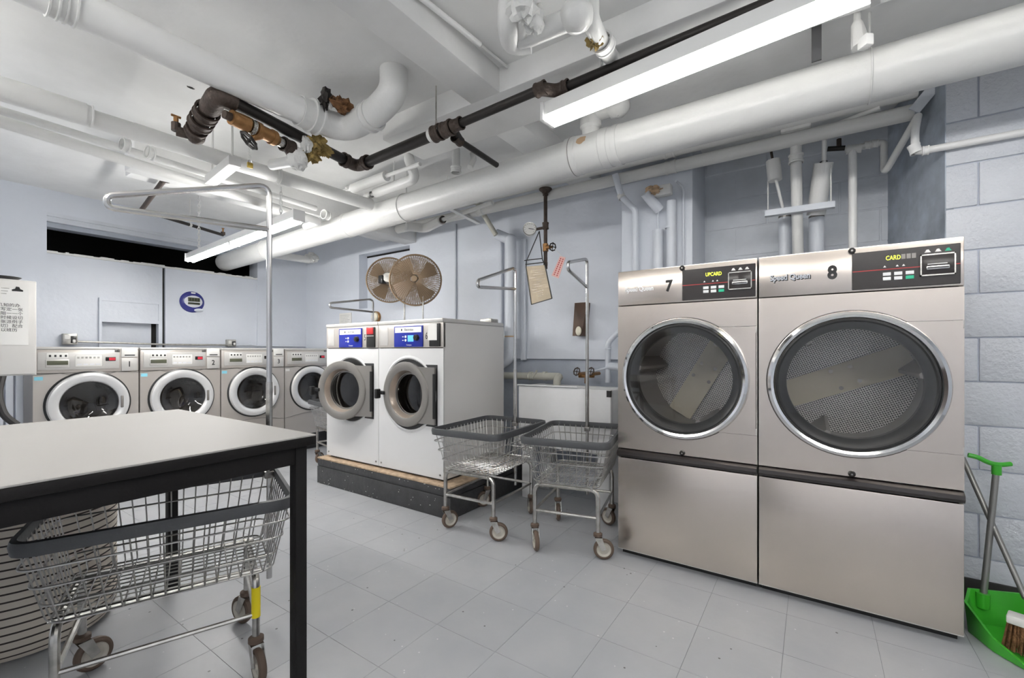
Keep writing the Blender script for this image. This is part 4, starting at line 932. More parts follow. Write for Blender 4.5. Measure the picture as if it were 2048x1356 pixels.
# ------------------------------------------------------------------ pipes and gear on the right wall
# big soil pipe dropping by washer 6
p = pipe_thing('wall_pipe', 'thick pale blue vertical pipe on the wall behind washer 6', onX(1020, 600, 3.24))
a = onX(1021, 480, 3.22); b = onX(1021, 715, 3.22); b2 = b + Vector((.0, .12, -.06))
run(p, [Vector((a.x, a.y, a.z + .02)), b, b2], .052, 'pipe_blue', bend=.08, n=20); collar(p, onX(1021, 673, 3.22), (0, 0, 1), .0535, .012, 'primer_tan', 'worn_ring', False)
hd = onX(990, 467, 3.17); run(p, [Vector((a.x, a.y, a.z)), Vector((hd.x + .02, hd.y, hd.z - .0))],   .046, 'pipe_blue', 'head', n=16); MB().sphere((a.x, a.y, a.z), .053, 14, 8).build('cap', 'pipe_blue', p, world=True)
j1 = onX(992, 470, 3.12); j2 = onX(965, 425, 3.06); run(p, [j1, j2, j2 + Vector((-.05, .05, .12))], .022, 'pipe_cream', 'drain_arm', bend=.03)
p = pipe_thing('wall_pipe', 'slim pale blue pipe beside the thick vertical wall pipe', onX(1000, 600, 3.29)); run(p, [onX(1002, 480, 3.3), onX(1002, 660, 3.3)], .018, 'pipe_blue')
p = pipe_thing('wall_pipe', 'flat pale blue pipe chase right of the thick wall pipe', onX(1046, 560, 3.3)); q0 = onX(1047, 478, 3.31); q1 = onX(1047, 720, 3.31); MB().rbox(3.30, 3.33, q0.y - .025, q0.y + .025, q1.z, q0.z, .004).build('chase', 'wall_paint', p, world=True)
p = pipe_thing('conduit', 'thin grey conduit running down the wall above washer 6', onX(911, 520, 3.32)); q0 = onX(911, 448, 3.318); run(p, [Vector((q0.x, q0.y, q0.z)), (q0.x, q0.y, 1.2)], .011, 'pipe_blue')
# drain line above the sink
p = pipe_thing('drain_pipe', 'cream horizontal drain pipe turning down into the utility sink', onX(1080, 752, 3.22))
d0, d1 = onX(1005, 751, 3.25), onX(1120, 753, 3.22); run(p, [d0 + Vector((0, .25, .01)), d0, d1, Vector((d1.x - .05, d1.y, d1.z - .02)), Vector((d1.x - .06, d1.y, .83))], .031, 'pipe_cream', bend=.06, n=18)
for u in (1062, 1090): collar(p, onX(u, 752, 3.235), (0, 1, 0), .036, .03, 'pipe_cream')
MB().beam(onX(1064, 757, 3.20), onX(1074, 741, 3.20), .01, .012).build('bracket', 'pipe_cream', p, world=True)
# concrete utility sink
sk = thing('utility_sink', 'white concrete utility sink standing on legs behind the carts', 'sink', (3.1, 1.56, 0))
SX0, SX1, SY0, SY1, SH = 2.93, 3.33, 1.16, 1.93, .885
MB().rbox(SX0, SX0 + .05, SY0, SY1, .42, SH, .008).rbox(SX1 - .05, SX1, SY0, SY1, .42, SH - .01, .006).rbox(SX0 + .049, SX1 - .049, SY0 + .002, SY0 + .05, .422, SH - .003, .006).rbox(SX0 + .049, SX1 - .049, SY1 - .05, SY1 - .002, .422, SH - .003, .006).box(SX0 + .03, SX1 - .03, SY0 + .03, SY1 - .03, .43, .46).build('basin', 'tub_white', sk, world=True)
for y in (SY0 + .02, SY1 - .11): MB().rbox(SX0 + .02, SX0 + .1, y, y + .09, 0, .42, .005).rbox(SX1 - .1, SX1 - .02, y, y + .09, 0, .42, .005).build('leg', 'tub_white', sk, world=True)
MB().beam((SX0 - .004, SY1, SH + .006), (SX0 - .004 + .0, SY0 + .25, SH + .012), .03, .008).build('rim_strip', 'tub_white', sk, world=True)
MB().box(SX0 - .004, SX0 + .02, SY0 + .0, SY0 + .03, SH - .05, SH - .005).build('corner_patch', 'rubber', sk, world=True, smooth=False)
fa = thing('sink_faucet', 'old brass double faucet with round handles above the utility sink', 'faucet', onX(1170, 752, 3.22))
for u in (1158, 1186):
    c_ = onX(u, 748, 3.2); run(fa, [c_ + Vector((.12, 0, 0)), c_], .014, 'brass', 'valve'); handwheel(fa, c_ + Vector((-.02, .01, .02)), (-1, .3, .3), .03, 'iron_brown')
run(fa, [onX(1158, 752, 3.22), onX(1188, 752, 3.22)], .014, 'brass', 'bridge'); run(fa, [onX(1173, 752, 3.22), onX(1172, 757, 3.12), onX(1172, 765, 3.05)], .012, 'brass', 'spout', bend=.02)
p = pipe_thing('supply_pipe', 'white water supply pipe bending up beside dryer 7', onX(1217, 700, 3.2))
run(p, [onX(1216, 765, 3.24), onX(1216, 685, 3.24), onX(1238, 664, 3.24), onX(1262, 640, 3.24)], .021, 'pipe_blue', bend=.03); collar(p, onX(1216, 696, 3.24), (0, 0, 1), .025, .02, 'pipe_blue')
run(p, [onX(1190, 742, 3.22), onX(1216, 735, 3.22)], .008, 'pipe_blue', 'tail'); run(p, [onX(1216, 732, 3.24), onX(1245, 735, 3.24)], .03, 'pipe_blue', 'branch')

# brown iron drop with gauge and valve
gd = thing('gauge_drop', 'brown iron drop pipe with brass valve and white dial gauge', 'pipe', onX(1090, 380, 2.98))
g0 = onX(1091, 383, 2.98); XG = 2.98
def gz(v): return Vector((g0.x, g0.y, onX(1090, v, XG).z))
run(gd, [gz(380), gz(515)], .0145, 'iron_brown', 'drop'); MB().lathe([(.05, .0), (.05, .008), (.035, .02), (.022, .035), (.022, .05), (.015, .05)], gz(378), (0, 0, -1), 18).build('flange', 'iron_brown', gd, world=True)
collar(gd, gz(452), (0, 0, 1), .024, .05, 'iron_brown', 'tee'); collar(gd, gz(528), (0, 0, 1), .0165, .02, 'iron_brown', 'end_cap'); run(gd, [gz(515), gz(538)], .015, 'iron_brown', 'tail')
MB().tube([gz(488), gz(503)], .022, 12).build('valve_body', 'brass', gd, world=True); b1 = gz(495) + Vector((-.04, -.085, -.015)); MB().tube([gz(495), gz(495).lerp(b1, .5), b1], [.018, .015, .008], 12).build('bonnet', 'brass', gd, world=True); handwheel(gd, b1, b1 - gz(495), .028)
gc = gz(455) + Vector((-.03, .125, -.002)); run(gd, [gz(455), gc + Vector((.03, -.02, 0))], .011, 'iron_brown', 'arm')
ga = MB().lathe([(.0001, .012), (.046, .012), (.052, .006), (.052, -.018), (.0001, -.02)], gc, (-.82, -.5, .1), 28).build('gauge', 'label_white', gd, world=True)
nx = Vector((-.82, -.5, .1)).normalized(); x_, y_ = frame_of(nx)
MB().lathe([(.049, .0125), (.0535, .0135), (.0535, .0), (.05, .0)], gc, nx, 28).build('gauge_rim', 'chrome_worn', gd, world=True)
nd = MB(); cf = gc + nx * .014
nd.beam(cf - Vector((.004, -.008, -.002)), cf + Vector((-.018, .02, .006)) * 0 + Vector((.016, -.028, -.006)), .004, .002, up=tuple(nx))
for k in range(11):
    an = R(-40 + k * 26); v = x_ * math.cos(an) + y_ * math.sin(an); nd.beam(cf + v * .036, cf + v * .042, .002, .001, up=tuple(nx))
nd.build('needle', 'print_black', gd, world=True, smooth=False)
# old paper card hung from the drop
cb = thing('hanging_card', 'yellowed paper card in a black-edged sleeve hanging by a cord', 'card', onX(1080, 570, 2.95))
XQ = 2.95; P4 = [onX(1052, 533, XQ), onX(1090, 530, XQ), onX(1104, 597, XQ), onX(1063, 609, XQ)]
MB().add([v for v in P4] + [v + Vector((.006, 0, 0)) for v in P4], [(0, 1, 2, 3), (7, 6, 5, 4), (0, 1, 5, 4), (1, 2, 6, 5), (2, 3, 7, 6), (3, 0, 4, 7)]).build('paper', 'paper_old', cb, world=True, smooth=False)
ed = MB()
for i, j in ((1, 2), (2, 3), (3, 0)): ed.beam(P4[i] + Vector((-.001, 0, 0)), P4[j] + Vector((-.001, 0, 0)), .006, .008, up=(1, 0, 0))
ed.build('sleeve_edge', 'black_plastic', cb, world=True, smooth=False)
rn = random.Random(5); tx = MB()
for k in range(12):
    q = .12 + k * .065
    a_ = P4[0].lerp(P4[3], q); b_ = P4[1].lerp(P4[2], q); s_ = rn.uniform(.1, .45)
    tx.beam(a_.lerp(b_, s_) + Vector((-.0012, 0, 0)), a_.lerp(b_, min(.92, s_ + rn.uniform(.2, .5))) + Vector((-.0012, 0, 0)), .004, .001, up=(1, 0, 0))
tx.build('writing', 'ring_inner', cb, world=True, smooth=False)
tp = gz(456) + Vector((-.01, .05, -.02))
MB().tube([P4[0], onX(1053, 522, XQ), tp], .004, 6).tube([P4[1], onX(1085, 520, XQ), tp], .004, 6).tube([onX(1049, 521, XQ), onX(1084, 517, XQ)], .004, 6).tube([onX(1051, 529, XQ), onX(1086, 525, XQ)], .004, 6).build('cord', 'black_plastic', cb, world=True)
tg = thing('valve_tag', 'pink paper tag with red lettering hanging from the brass valve', 'tag', onX(1115, 535, 2.9)); XT = 2.9
P4 = [onX(1120, 512, XT), onX(1131, 515, XT), onX(1117, 557, XT), onX(1103, 551, XT)]
MB().add([v for v in P4] + [v + Vector((.002, 0, 0)) for v in P4], [(0, 1, 2, 3), (7, 6, 5, 4), (0, 1, 5, 4), (1, 2, 6, 5), (2, 3, 7, 6), (3, 0, 4, 7)]).build('tag_card', 'paper_pink', tg, world=True, smooth=False)
tx = MB()
for q in (.3, .7):
    a_ = P4[0].lerp(P4[1], q); b_ = P4[3].lerp(P4[2], q)
    for k in range(9): tx.beam(a_.lerp(b_, .08 + k * .098) + Vector((-.001, 0, 0)), a_.lerp(b_, .145 + k * .098) + Vector((-.001, 0, 0)), .008, .001, up=(1, 0, 0))
tx.build('lettering', 'print_red', tg, world=True, smooth=False); MB().tube([P4[0].lerp(P4[1], .5), b1], .0015, 5).build('string', 'label_white', tg, world=True)

# brown wooden holder on the wall
bh = thing('wall_holder', 'brown wooden wall holder with cream knob between the cart poles', 'holder', onX(1165, 640, 3.3))
ht, hb_ = onX(1166, 606, 3.3), onX(1166, 672, 3.3)
MB().add([(3.33, ht.y + .055, ht.z), (3.26, ht.y + .055, ht.z), (3.26, ht.y - .05, ht.z), (3.33, ht.y - .05, ht.z), (3.33, ht.y + .05, hb_.z), (3.235, ht.y + .062, hb_.z), (3.245, ht.y - .015, hb_.z), (3.33, ht.y - .03, hb_.z)],
         [(0, 1, 2, 3), (7, 6, 5, 4), (0, 1, 5, 4), (1, 2, 6, 5), (2, 3, 7, 6), (3, 0, 4, 7)]).build('case', 'wood_brown', bh, world=True, smooth=False)
q = onX(1157, 662, 3.235); MB().sphere(q, .03, 14, 10, sc=(.5, .85, 1.25)).build('knob', 'cream', bh, world=True)
# bell and notice near the niche
be = thing('wall_bell', 'round cream bell on the wall behind white washer 5', 'bell', onX(750, 633, 3.32)); q = onX(750, 634, 3.3)
MB().lathe([(.0001, .035), (.03, .03), (.05, .012), (.052, 0), (.06, -.01), (.06, -.03)], q, (-1, 0, 0), 24).build('dome', 'cream', be, world=True)
MB().lathe([(.06, .004), (.066, .0), (.066, -.03), (.06, -.03)], q, (-1, 0, 0), 24).build('rim', 'brass', be, world=True)
nt_ = thing('wall_notice', 'small white paper notice on the wall behind washer 5', 'notice', onX(690, 637, 3.32)); q0, q1 = onX(679, 627, 3.325), onX(703, 655, 3.325)
MB().box(3.322, 3.328, q1.y, q0.y, q1.z, q0.z).build('paper', 'paper', nt_, world=True, smooth=False)
tx = MB()
for k in range(7): tx.box(3.3212, 3.322, q1.y + .03 + .02 * (k % 3), q0.y - .02, q0.z - .03 - k * .019, q0.z - .026 - k * .019)
tx.build('print', 'zinc', nt_, world=True, smooth=False)

# fans above washer 6
def fan(label, c, nrm, rad, back=False, legs=None):
    t = thing('fan', label, 'fan', c); n = Vector(nrm).normalized(); x, y = frame_of(n); c = Vector(c)
    def P_(r, a, h): return c + (x * math.cos(a) + y * math.sin(a)) * r + n * h
    m = MB(); K = 64
    for side in (1, -1):
        for k in range(K):
            a = 2 * PI * k / K
            m.tube([P_(rad * .16, a, side * rad * .34), P_(rad * .55, a + .05, side * rad * .30), P_(rad * .88, a + .08, side * rad * .17), P_(rad, a + .09, 0)], .0022, 3, caps=False)
        for rr, hh in [(.2 + .048 * q, .34 - .17 * max(0, (.2 + .048 * q - .2) / .75) ** 2.2) for q in range(16)]:
            m.tube([P_(rad * rr, 2 * PI * k / 32, side * rad * hh) for k in range(32)], .002, 4, closed=True)
    m.tube([P_(rad, 2 * PI * k / 40, 0) for k in range(40)], .008, 8, closed=True)
    m.build('cage', 'fan_cage', t, world=True)
    MB().lathe([(.0001, rad * .36), (rad * .10, rad * .355), (rad * .13, rad * .33), (rad * .13, rad * .30)], c, n, 20).build('badge', 'fan_blade', t, world=True)
    for k in range(4):
        a = R(35) + k * PI / 2; out = []
        for rr, da, hh in ((.12, -.35, .06), (.55, -.42, .10), (.9, -.36, .09), (.93, .1, -.02), (.88, .42, -.09), (.5, .40, -.08), (.12, .35, -.05)): out.append(P_(rad * rr, a + da, rad * hh))
        m = MB(); ctr = P_(rad * .5, a, 0); m.add([ctr] + out, [(0, 1 + i, 1 + (i + 1) % 7) for i in range(7)]); m.add([v - n * .002 for v in [ctr] + out], [(0, 1 + (i + 1) % 7, 1 + i) for i in range(7)])
        m.build('blade', 'fan_blade' if k != 2 else 'fan_blade_light', t, world=True)
    MB().lathe([(.0001, -rad * .75), (rad * .2, -rad * .74), (rad * .26, -rad * .6), (rad * .26, -rad * .1), (.0001, -rad * .05)], c, n, 20).build('motor', 'steel_dark' if not back else 'zinc', t, world=True)
    return t, x, y, n
fc = onX(831, 560, 2.72)
tf, fx, fy, fn = fan('large brown wire-cage fan standing on white washer 6', fc, (-.75, -.62, .02), .222)
for du in (809, 846):
    ft = onX(du, 604, 2.74); run(tf, [Vector((ft.x, ft.y, 1.393)), ft, ft + Vector((0, 0, .05))], .007, 'chrome_worn', 'stand_leg')
MB().rbox(-.16, .16, -.05, .05, 0, .012, .004, rot=Matrix.Rotation(R(60), 3, 'Z'), at=Vector((2.75, fc.y, 1.392))).build('stand_base', 'iron_black', tf, world=True)
fc2 = onX(779, 560, 3.10)
tf2, fx, fy, fn = fan('dusty cage fan fixed at the niche, seen from its motor side', fc2, (.72, .69, 0), .232, back=True)
sb = fc2 - fn * .16 + Vector((-.02, .05, -.02)); MB().rbox(-.035, .035, -.03, .03, -.04, .04, .006, at=sb).build('switch_box', 'black_plastic', tf2, world=True)
MB().lathe([(.0001, .02), (.04, .015), (.045, 0), (.045, -.02), (.0001, -.02)], onX(747, 556, 3.12), (-.7, -.7, 0), 18).build('wall_cap', 'label_white', tf2, world=True)
run(tf2, [fc2, onX(800, 560, 3.34)], .016, 'zinc', 'mount_arm')

# alcove and pilaster pipes
p = pipe_thing('pilaster_pipe', 'white pipe with slanted arm coming down the pilaster front', onX(1272, 480, 3.04))
run(p, [onX(1230, 348, 2.95), onX(1243, 393, 3.0), onX(1271, 421, 3.05), onX(1271, 560, 3.06)], .022, 'pipe_blue', bend=.02); collar(p, onX(1243, 393, 3.0), (0, -.5, -1), .026, .03, 'pipe_white')
p = pipe_thing('pilaster_pipe', 'short blue-white insulated pipe sloping above the pilaster pipes', onX(1305, 410, 3.0)); run(p, [onX(1290, 385, 2.95), onX(1318, 420, 3.05)], .034, 'pipe_blue', 'insulation', n=18); run(p, [onX(1316, 420, 3.05), onX(1316, 470, 3.06)], .006, 'pipe_blue', 'core')
MB().blob(onX(1308, 382, 2.98), .05, .4, 41, sc=(.9, 1.1, .6)).build('torn_joint', 'primer_tan', p, world=True); MB().rbox(-.03, .03, -.06, .06, -.035, .035, .01, at=onX(1325, 382, 3.0)).build('joint_box', 'pipe_white', p, world=True)
p = pipe_thing('pilaster_pipe', 'vertical insulated pipe on the pilaster, left of the tall one', onX(1315, 500, 3.05)); run(p, [onX(1316, 460, 3.05), onX(1316, 570, 3.05)], .034, 'pipe_blue', n=18)
p = pipe_thing('pilaster_pipe', 'taller vertical insulated pipe near the middle of the pilaster', onX(1343, 470, 3.05)); run(p, [onX(1343, 402, 3.05), onX(1343, 570, 3.05)], .032, 'pipe_blue', n=18); collar(p, onX(1340, 455, 3.05), (0, 0, 1), .034, .01, 'pipe_blue', 'band', False)
p = pipe_thing('conduit', 'thin white conduit curving down the right edge of the pilaster', onX(1367, 450, 3.07)); run(p, [onX(1352, 362, 3.0), onX(1367, 375, 3.075), onX(1367, 570, 3.075)], .008, 'pipe_blue', bend=.05)
# alcove
p = pipe_thing('alcove_pipe', 'white vertical drain pipe dropping from the side pipes into the alcove', onX(1594, 350, 3.12))
tq = onX(1592, 258, 3.04); run(p, [(tq.x, tq.y, tq.z), onX(1592, 320, 3.08), onX(1594, 420, 3.15), onX(1597, 545, 3.2)], .029, 'pipe_white', n=18); collar(p, onX(1592, 318, 3.08), (0, 0, 1), .037, .05, 'pipe_white'); MB().rbox(-.05, .05, -.075, .075, -.03, .03, .012, at=onX(1592, 256, 3.04)).build('tee', 'pipe_white', p, world=True)
p = pipe_thing('alcove_pipe', 'leaning white insulated pipe in the alcove with thin core pipe', onX(1640, 370, 3.15))
run(p, [onX(1647, 326, 3.12), onX(1632, 430, 3.2)], .048, 'pipe_white', 'insulation', n=20); MB().disc(onX(1647, 325, 3.12) + Vector((0, 0, .004)), (0, 0, 1), .02, 12).build('dark_hole', 'dark_void', p, world=True)
run(p, [onX(1652, 262, 3.06), onX(1649, 275, 3.08), onX(1648, 330, 3.12)], .012, 'pipe_white', 'core', bend=.02); run(p, [onX(1652, 256, 3.05), onX(1760, 215, 3.0)], .012, 'pipe_white', 'feed')
p = pipe_thing('alcove_sleeve', 'short white insulation sleeve hanging above the alcove rack', onX(1548, 340, 3.1))
run(p, [onX(1546, 321, 3.1), onX(1550, 361, 3.1)], .038, 'pipe_white', 'insulation', n=18); run(p, [onX(1541, 295, 3.1), onX(1546, 325, 3.1)], .007, 'iron_brown', 'hook'); run(p, [onX(1552, 360, 3.1), onX(1566, 418, 3.14)], .008, 'pipe_white', 'core')
rk = thing('pipe_rack', 'pale metal channel rack hung on wires across the alcove', 'bracket', onX(1600, 420, 3.13))
r0, r1 = onX(1530, 428, 3.10), onX(1670, 409, 3.10); MB().beam(r0, r1, .04, .035).build('channel', 'pipe_blue', rk, world=True)
for u, v, u2, v2_ in ((1536, 424, 1536, 360), (1662, 408, 1662, 330)): run(rk, [onX(u, v, 3.10), onX(u2, v2_, 3.10)], .004, 'pipe_white', 'wire')
for u, r_, lb in ((1570, .036, 'blue-grey insulated pipe in the alcove, leftmost under the rack'), (1633, .040, 'blue-grey insulated pipe in the alcove, rightmost under the rack')):
    p = pipe_thing('alcove_pipe', lb, onX(u, 480, 3.28)); run(p, [onX(u, 432, 3.28), onX(u, 545, 3.28)], r_, 'pipe_blue', 'insulation', n=18); collar(p, onX(u, 434, 3.28), (0, 0, 1), r_ * 1.02, .012, 'steel_dark', 'dark_ring', False)
p = pipe_thing('alcove_pipe', 'white water pipe with elbow loop rising behind dryer 8', onX(1705, 400, 3.2))
run(p, [onX(1706, 545, 3.2), onX(1705, 302, 3.2)], .021, 'pipe_white_smooth'); run(p, [onX(1690, 300, 3.2), onX(1768, 284, 3.2), onX(1768, 340, 3.2), onX(1773, 340, 3.15), onX(1836, 232, 3.0)], .017, 'pipe_white', 'loop', bend=.02); collar(p, onX(1708, 298, 3.2), (0, 1, .1), .024, .07, 'pipe_white', 'tee')
for u, v in ((1735, 290), (1750, 287)): collar(p, onX(u, v, 3.2), (0, 1, .1), .021, .03, 'pipe_white')
p = thing('alcove_valve', 'dark iron valve on the white water pipe in the alcove', 'valve', onX(1668, 298, 3.2)); run(p, [onX(1655, 298, 3.2), onX(1690, 296, 3.2)], .014, 'iron_black', 'body'); MB().cyl(onX(1678, 296, 3.2), onX(1678, 278, 3.2), .012, 10).build('stem', 'iron_brown', p, world=True)
p = pipe_thing('conduit', 'smooth white conduit crossing the block wall above the broom', onX(1960, 280, 2.86))
run(p, [onX(1836, 232, 2.95), onX(1830, 262, 2.86), onX(1830, 302, 2.86), onX(1845, 302, 2.86), onX(2100, 258, 2.86) + Vector((0, -1.1, .0))], .0165, 'pipe_white_smooth', bend=.03); collar(p, onX(1830, 298, 2.86), (0, .3, 1), .024, .045, 'pipe_white_smooth', 'elbow'); collar(p, onX(1851, 301, 2.86), (0, 1, 0), .021, .025, 'pipe_white_smooth')
p = thing('pipe_bracket', 'grey steel angle fixed on the splayed column under the main pipe', 'bracket', onX(1840, 210, 2.98)); MB().beam(onX(1828, 222, 2.98), onX(1870, 172, 2.98), .05, .01, up=(1, 0, 0)).build('angle', 'alcove_paint', p, world=True)
p = thing('corner_conduit', 'flaking chain and conduit hanging at the top of the splayed column', 'conduit', onX(1862, 20, 2.8)); m = MB(); q = onX(1857, 40, 2.85); chain(m, q, (q.x, q.y, ZC), .03, .004); m.build('chain', 'pipe_white', p, world=True)

# ------------------------------------------------------------------ back wall things
ck = thing('wall_clock', 'digital wall clock shaped like an oval blue and white ball', 'clock', onY(384, 604, 5.6)); q = onY(384.5, 604, 5.6)
MB().sphere((q.x, 5.605, q.z), .118, 32, 14, sc=(1, .28, .98)).build('ball', 'clock_blue', ck, world=True)
MB().sphere((q.x + .004, 5.598, q.z + .003), .1, 28, 12, sc=(.94, .42, .74)).build('face', 'clock_white', ck, world=True)
MB().sphere((q.x + .055, 5.594, q.z - .085), .05, 20, 10, sc=(1, .44, .4)).build('pale_patch', 'pipe_blue', ck, world=True)
l_ = MB().rbox(q.x - .052, q.x + .058, 5.553, 5.58, q.z - .0, q.z + .045, .004).build('display', 'lcd', ck, world=True); MB().rbox(q.x - .052, q.x + .058, 5.554, 5.58, q.z - .030, q.z - .008, .004).build('display', 'lcd_dark', ck, world=True)
for k in range(4): MB().box(q.x - .045 + k * .026, q.x - .027 + k * .026, 5.552, 5.5532, q.z + .008, q.z + .038).build('digit', 'lcd_dark', ck, world=True, smooth=False)
MB().box(q.x - .02, q.x + .02, 5.570, 5.575, q.z + .088, q.z + .104).build('badge', 'clock_white', ck, world=True, smooth=False)
for (u0, v0, u1, v1), lb in (((126, 667, 155, 689), 'steel outlet box beside the cream cabinet, above the leftmost washer'), ((455, 679, 472, 693), 'steel outlet box straight below and right of the ball-shaped clock')):
    a, b = onY(u0, v0, 5.55), onY(u1, v1, 5.55); jb = thing('outlet_box', lb, 'outlet', (a.lerp(b, .5).x, 5.55, b.z))
    MB().rbox(a.x, b.x, 5.545, YB + .03, b.z, a.z, .005).build('box', 'zinc', jb, world=True)
    mx_ = (a.x + b.x) / 2; w_ = b.x - a.x; MB().rbox(mx_ + w_ * .02, b.x - w_ * .08, 5.541, 5.55, b.z + .012, a.z - .02, .003).build('receptacle', 'black_plastic', jb, world=True)
    MB().rbox(a.x + w_ * .1, mx_ - w_ * .06, 5.541, 5.55, a.z - .05, a.z - .012, .003).build('cover', 'label_white', jb, world=True); MB().rbox(mx_ + w_ * .12, mx_ + w_ * .34, 5.525, 5.545, b.z + .015, b.z + .045, .006).build('plug', 'paper', jb, world=True)
cdt = pipe_thing('conduit', 'thin grey conduit linking the outlet boxes behind the washers', onY(300, 688, 5.55))
run(cdt, [onY(155, 683, 5.56), onY(330, 689, 5.56), onY(455, 690, 5.56)], .009, 'zinc'); run(cdt, [onY(472, 690, 5.56), onY(500, 689, 5.56), onY(515, 692, 5.56), onY(610, 693, 5.56)], .008, 'pipe_blue', 'cable')
# white rag-like wrapped joint on the pipe in the far corner
p = pipe_thing('corner_pipe', 'white branch pipe with lumpy wrapped joint in the far corner', onY(610, 512, 4.9)); run(p, [onY(520, 505, 4.95), onY(618, 520, 4.95)], .04, 'pipe_white'); MB().blob(onY(624, 516, 4.95), .07, .3, 51, sc=(1, .8, .7)).build('wrapped_joint', 'plaster_white', p, world=True); q = onY(622, 505, 4.95); run(p, [q, Vector((q.x, q.y, ZM(4.9)))], .03, 'pipe_white', 'riser')

# cream cabinet with a posted sheet at the far left
cbx = thing('wall_cabinet', 'cream metal wall cabinet with posted paper sheet at far left', 'cabinet', (.42, 4.3, 1.0))
CYF = 4.2; q0, q1 = onY(-60, 560, CYF), onY(73, 750, CYF); zt = onY(40, 560, CYF).z
MB().rbox(PXL, q1.x, CYF, CYF + .16, q1.z, zt, .005).build('body', 'cabinet_cream', cbx, world=True)
MB().rbox(PXL + .006, q1.x - .006, CYF - .012, CYF, q1.z + .008, zt - .008, .004).build('door', 'cabinet_cream', cbx, world=True)
sh = thing('posted_sheet', 'white paper sheet with printed Chinese text taped on the cream cabinet', 'paper', onY(30, 600, CYF)); s0, s1 = onY(-30, 572, CYF - .013), onY(57, 690, CYF - .013)
MB().box(max(s0.x, PXL + .01), s1.x, CYF - .015, CYF - .0125, s1.z, s0.z).build('sheet', 'paper', sh, world=True, smooth=False)
lines = ['几知的办', '好写定一张', '邻阻一一个', '人时候设切', '从张派例子', '合切）配合', '以班历']
for k, ln in enumerate(lines):
    pp = onY(18, 610.5 + k * 8.3, CYF - .0155); o = text('text_line', ln, .024, (0, 0, 0), 'print_black', sh, depth=.0002); o.location = Vector((pp.x, CYF - .0155, pp.z)) - sh.location
for k in range(3):
    a = onY(2, 575.5 + k * 5.5, CYF - .0155); b = onY(19 - 3 * k, 575.5 + k * 5.5, CYF - .0155); MB().box(a.x, b.x, CYF - .0158, CYF - .015, a.z - .0025, a.z + .0025).build('heading', 'zinc', sh, world=True, smooth=False)
a = onY(35, 579, CYF - .0155); MB().prism([(-.024, -.012), (.024, -.012), (.024, -.002), (.012, .004), (.008, .016), (-.006, .018), (-.010, .004), (-.024, -.002)], (a.x, CYF - .0155, a.z), (1, 0, 0), (0, 0, 1), .0005).build('emblem', 'print_black', sh, world=True, smooth=False)
cbl = thing('black_cable', 'thick black hose looping below the cream cabinet', 'cable', onY(5, 800, 4.6))
MB().tube(fillet([onY(6, 745, 4.6), onY(-6, 790, 4.55), onY(8, 832, 4.5), onY(34, 850, 4.5)], .15), .022, 10).build('hose', 'rubber', cbl, world=True)
hd_ = thing('black_tray', 'thin black tray lying on top of the cream cabinet', 'tray', onY(5, 557, CYF)); a = onY(-5, 560, CYF + .08); MB().lathe([(.0001, .0), (.06, .0), (.085, .018), (.09, .018), (.064, -.004 + .004)], (a.x + .015, CYF + .08, zt + .001), (0, 0, 1), 24).build('dish', 'black_plastic', hd_, world=True)
pc = pipe_thing('floor_duct', 'grey-blue ribbed duct standing at the left side of washer 1', (.60, 5.0, 0))
for k, x in enumerate((.55, .60, .65)): MB().rbox(x, x + .04, 4.95, 5.0, 0, 1.02, .006).build('rib', 'pipe_blue', pc, world=True)

# small things on top of washer 6
ot = thing('outlet_box', 'small grey outlet box on the top cover of washer 6', 'outlet', onX(985, 638, 2.98)); q = onX(985, 640, 2.98)
MB().rbox(-.05, .05, -.06, .06, 0, .035, .005, at=Vector((q.x, 2.26, 1.392))).build('box', 'zinc', ot, world=True); MB().rbox(-.02, .02, -.02, .02, .035, .042, .003, at=Vector((q.x, 2.26, 1.392))).build('cover', 'label_white', ot, world=True)

# ------------------------------------------------------------------ dustpan and broom at the right
dp = thing('dustpan', 'green lobby dustpan with grey handle and green grip beside dryer 8', 'dustpan', onZ(1985, 1265, 0))
XD = 2.60
def pan(pts): return [onZ(u, v, z) for u, v, z in pts]
A = pan(((1942, 1255, .01), (2020, 1309, .01), (2085, 1318, .01), (2075, 1235, .01), (1960, 1205, .01)))
yl = [Vector((2.50, -.525, 0)), Vector((2.33, -.62, 0)), Vector((2.28, -.80, 0)), Vector((2.50, -.83, 0)), Vector((2.66, -.74, 0)), Vector((2.68, -.60, 0))]
fl = [Vector((2.66, -.56, 0)), Vector((2.56, -.53, 0)), Vector((2.44, -.575, 0)), Vector((2.34, -.655, 0)), Vector((2.32, -.86, 0)), Vector((2.46, -.90, 0)), Vector((2.64, -.86, 0)), Vector((2.70, -.72, 0))]
hts = [.14, .12, .06, .012, .010, .07, .13, .15]
m = MB(); n_ = len(fl); cn = sum(fl, Vector()) / n_
inn = [v.lerp(cn, .10) for v in fl]
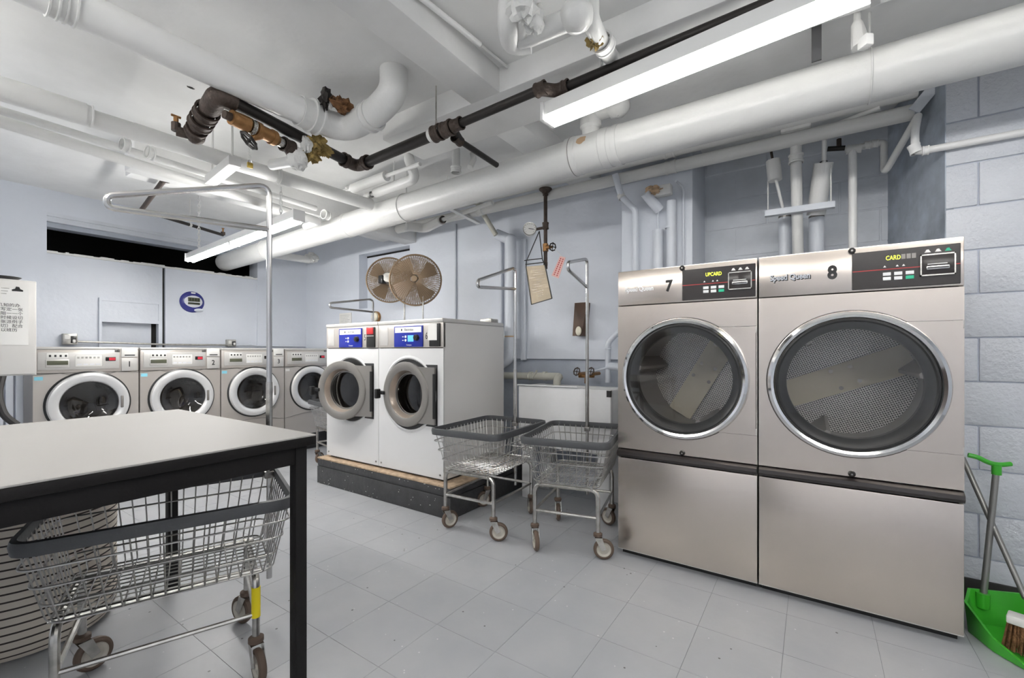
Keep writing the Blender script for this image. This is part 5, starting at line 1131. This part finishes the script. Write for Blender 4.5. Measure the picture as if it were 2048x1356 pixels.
m.add([v + Vector((0, 0, .002)) for v in fl] + [v.lerp(cn, -.06) + Vector((0, 0, h_)) for v, h_ in zip(fl, hts)] + [v.lerp(cn, -.01) + Vector((0, 0, h_)) for v, h_ in zip(fl, hts)] + [v + Vector((0, 0, .008)) for v in inn],
      [tuple(range(n_ - 1, -1, -1)), tuple(3 * n_ + i for i in range(n_))] + [f_ for i in range(n_) for f_ in ((i, (i + 1) % n_, n_ + (i + 1) % n_, n_ + i), (n_ + i, n_ + (i + 1) % n_, 2 * n_ + (i + 1) % n_, 2 * n_ + i), (2 * n_ + i, 2 * n_ + (i + 1) % n_, 3 * n_ + (i + 1) % n_, 3 * n_ + i))])
m.build('pan', 'green_plastic', dp, world=True, angle=60)
h0 = onX(1966, 1200, 2.66); h1 = onX(1993, 935, 2.72)
MB().cyl(h0 - Vector((0, 0, .03)), h0 + Vector((0, 0, .03)), .022, 14).build('socket', 'green_plastic', dp, world=True); run(dp, [h0, h1], .0115, 'handle_grey', 'handle', n=14)
gpts = [onX(1936, 910, 2.70), onX(1955, 914, 2.70), onX(1978, 926, 2.71), onX(2000, 930, 2.73), onX(2021, 928, 2.75)]
MB().tube(fillet(gpts, .03), [.010] * len(fillet(gpts, .03)), 10).build('grip', 'green_plastic', dp, world=True); MB().cyl(h1 - Vector((0, 0, .03)), h1 + Vector((0, 0, .012)), .016, 12).build('grip_socket', 'green_plastic', dp, world=True)
br = thing('broom', 'broom with grey handle and stiff brown bristles resting in the dustpan', 'broom', onZ(2040, 1290, 0))
b0 = onX(1930, 925, 2.78); hb = Vector((2.45, -.715, .13)); bt = onX(2050, 1195, 2.60)
run(br, [onX(1925, 915, 2.80), bt, hb + Vector((0, -.02, .03))], .0105, 'handle_grey', 'handle', n=12)
MB().rbox(-.03, .03, -.10, .10, -.012, .02, .006, rot=Matrix.Rotation(R(-20), 3, 'Z'), at=hb).build('head', 'label_white', br, world=True)
bs = MB(); rn = random.Random(9); rz_ = Matrix.Rotation(R(-20), 3, 'Z')
for i in range(420):
    a = Vector((rn.uniform(-.026, .026), rn.uniform(-.097, .097), -.01)); e = Vector((a.x * 1.3 + rn.uniform(-.006, .006), a.y * 1.12 + rn.uniform(-.006, .006), -.115))
    bs.tube([hb + rz_ @ a, hb + rz_ @ e], .0022, 3, caps=False)
bs.build('bristles', 'torn_rust', br, world=True)
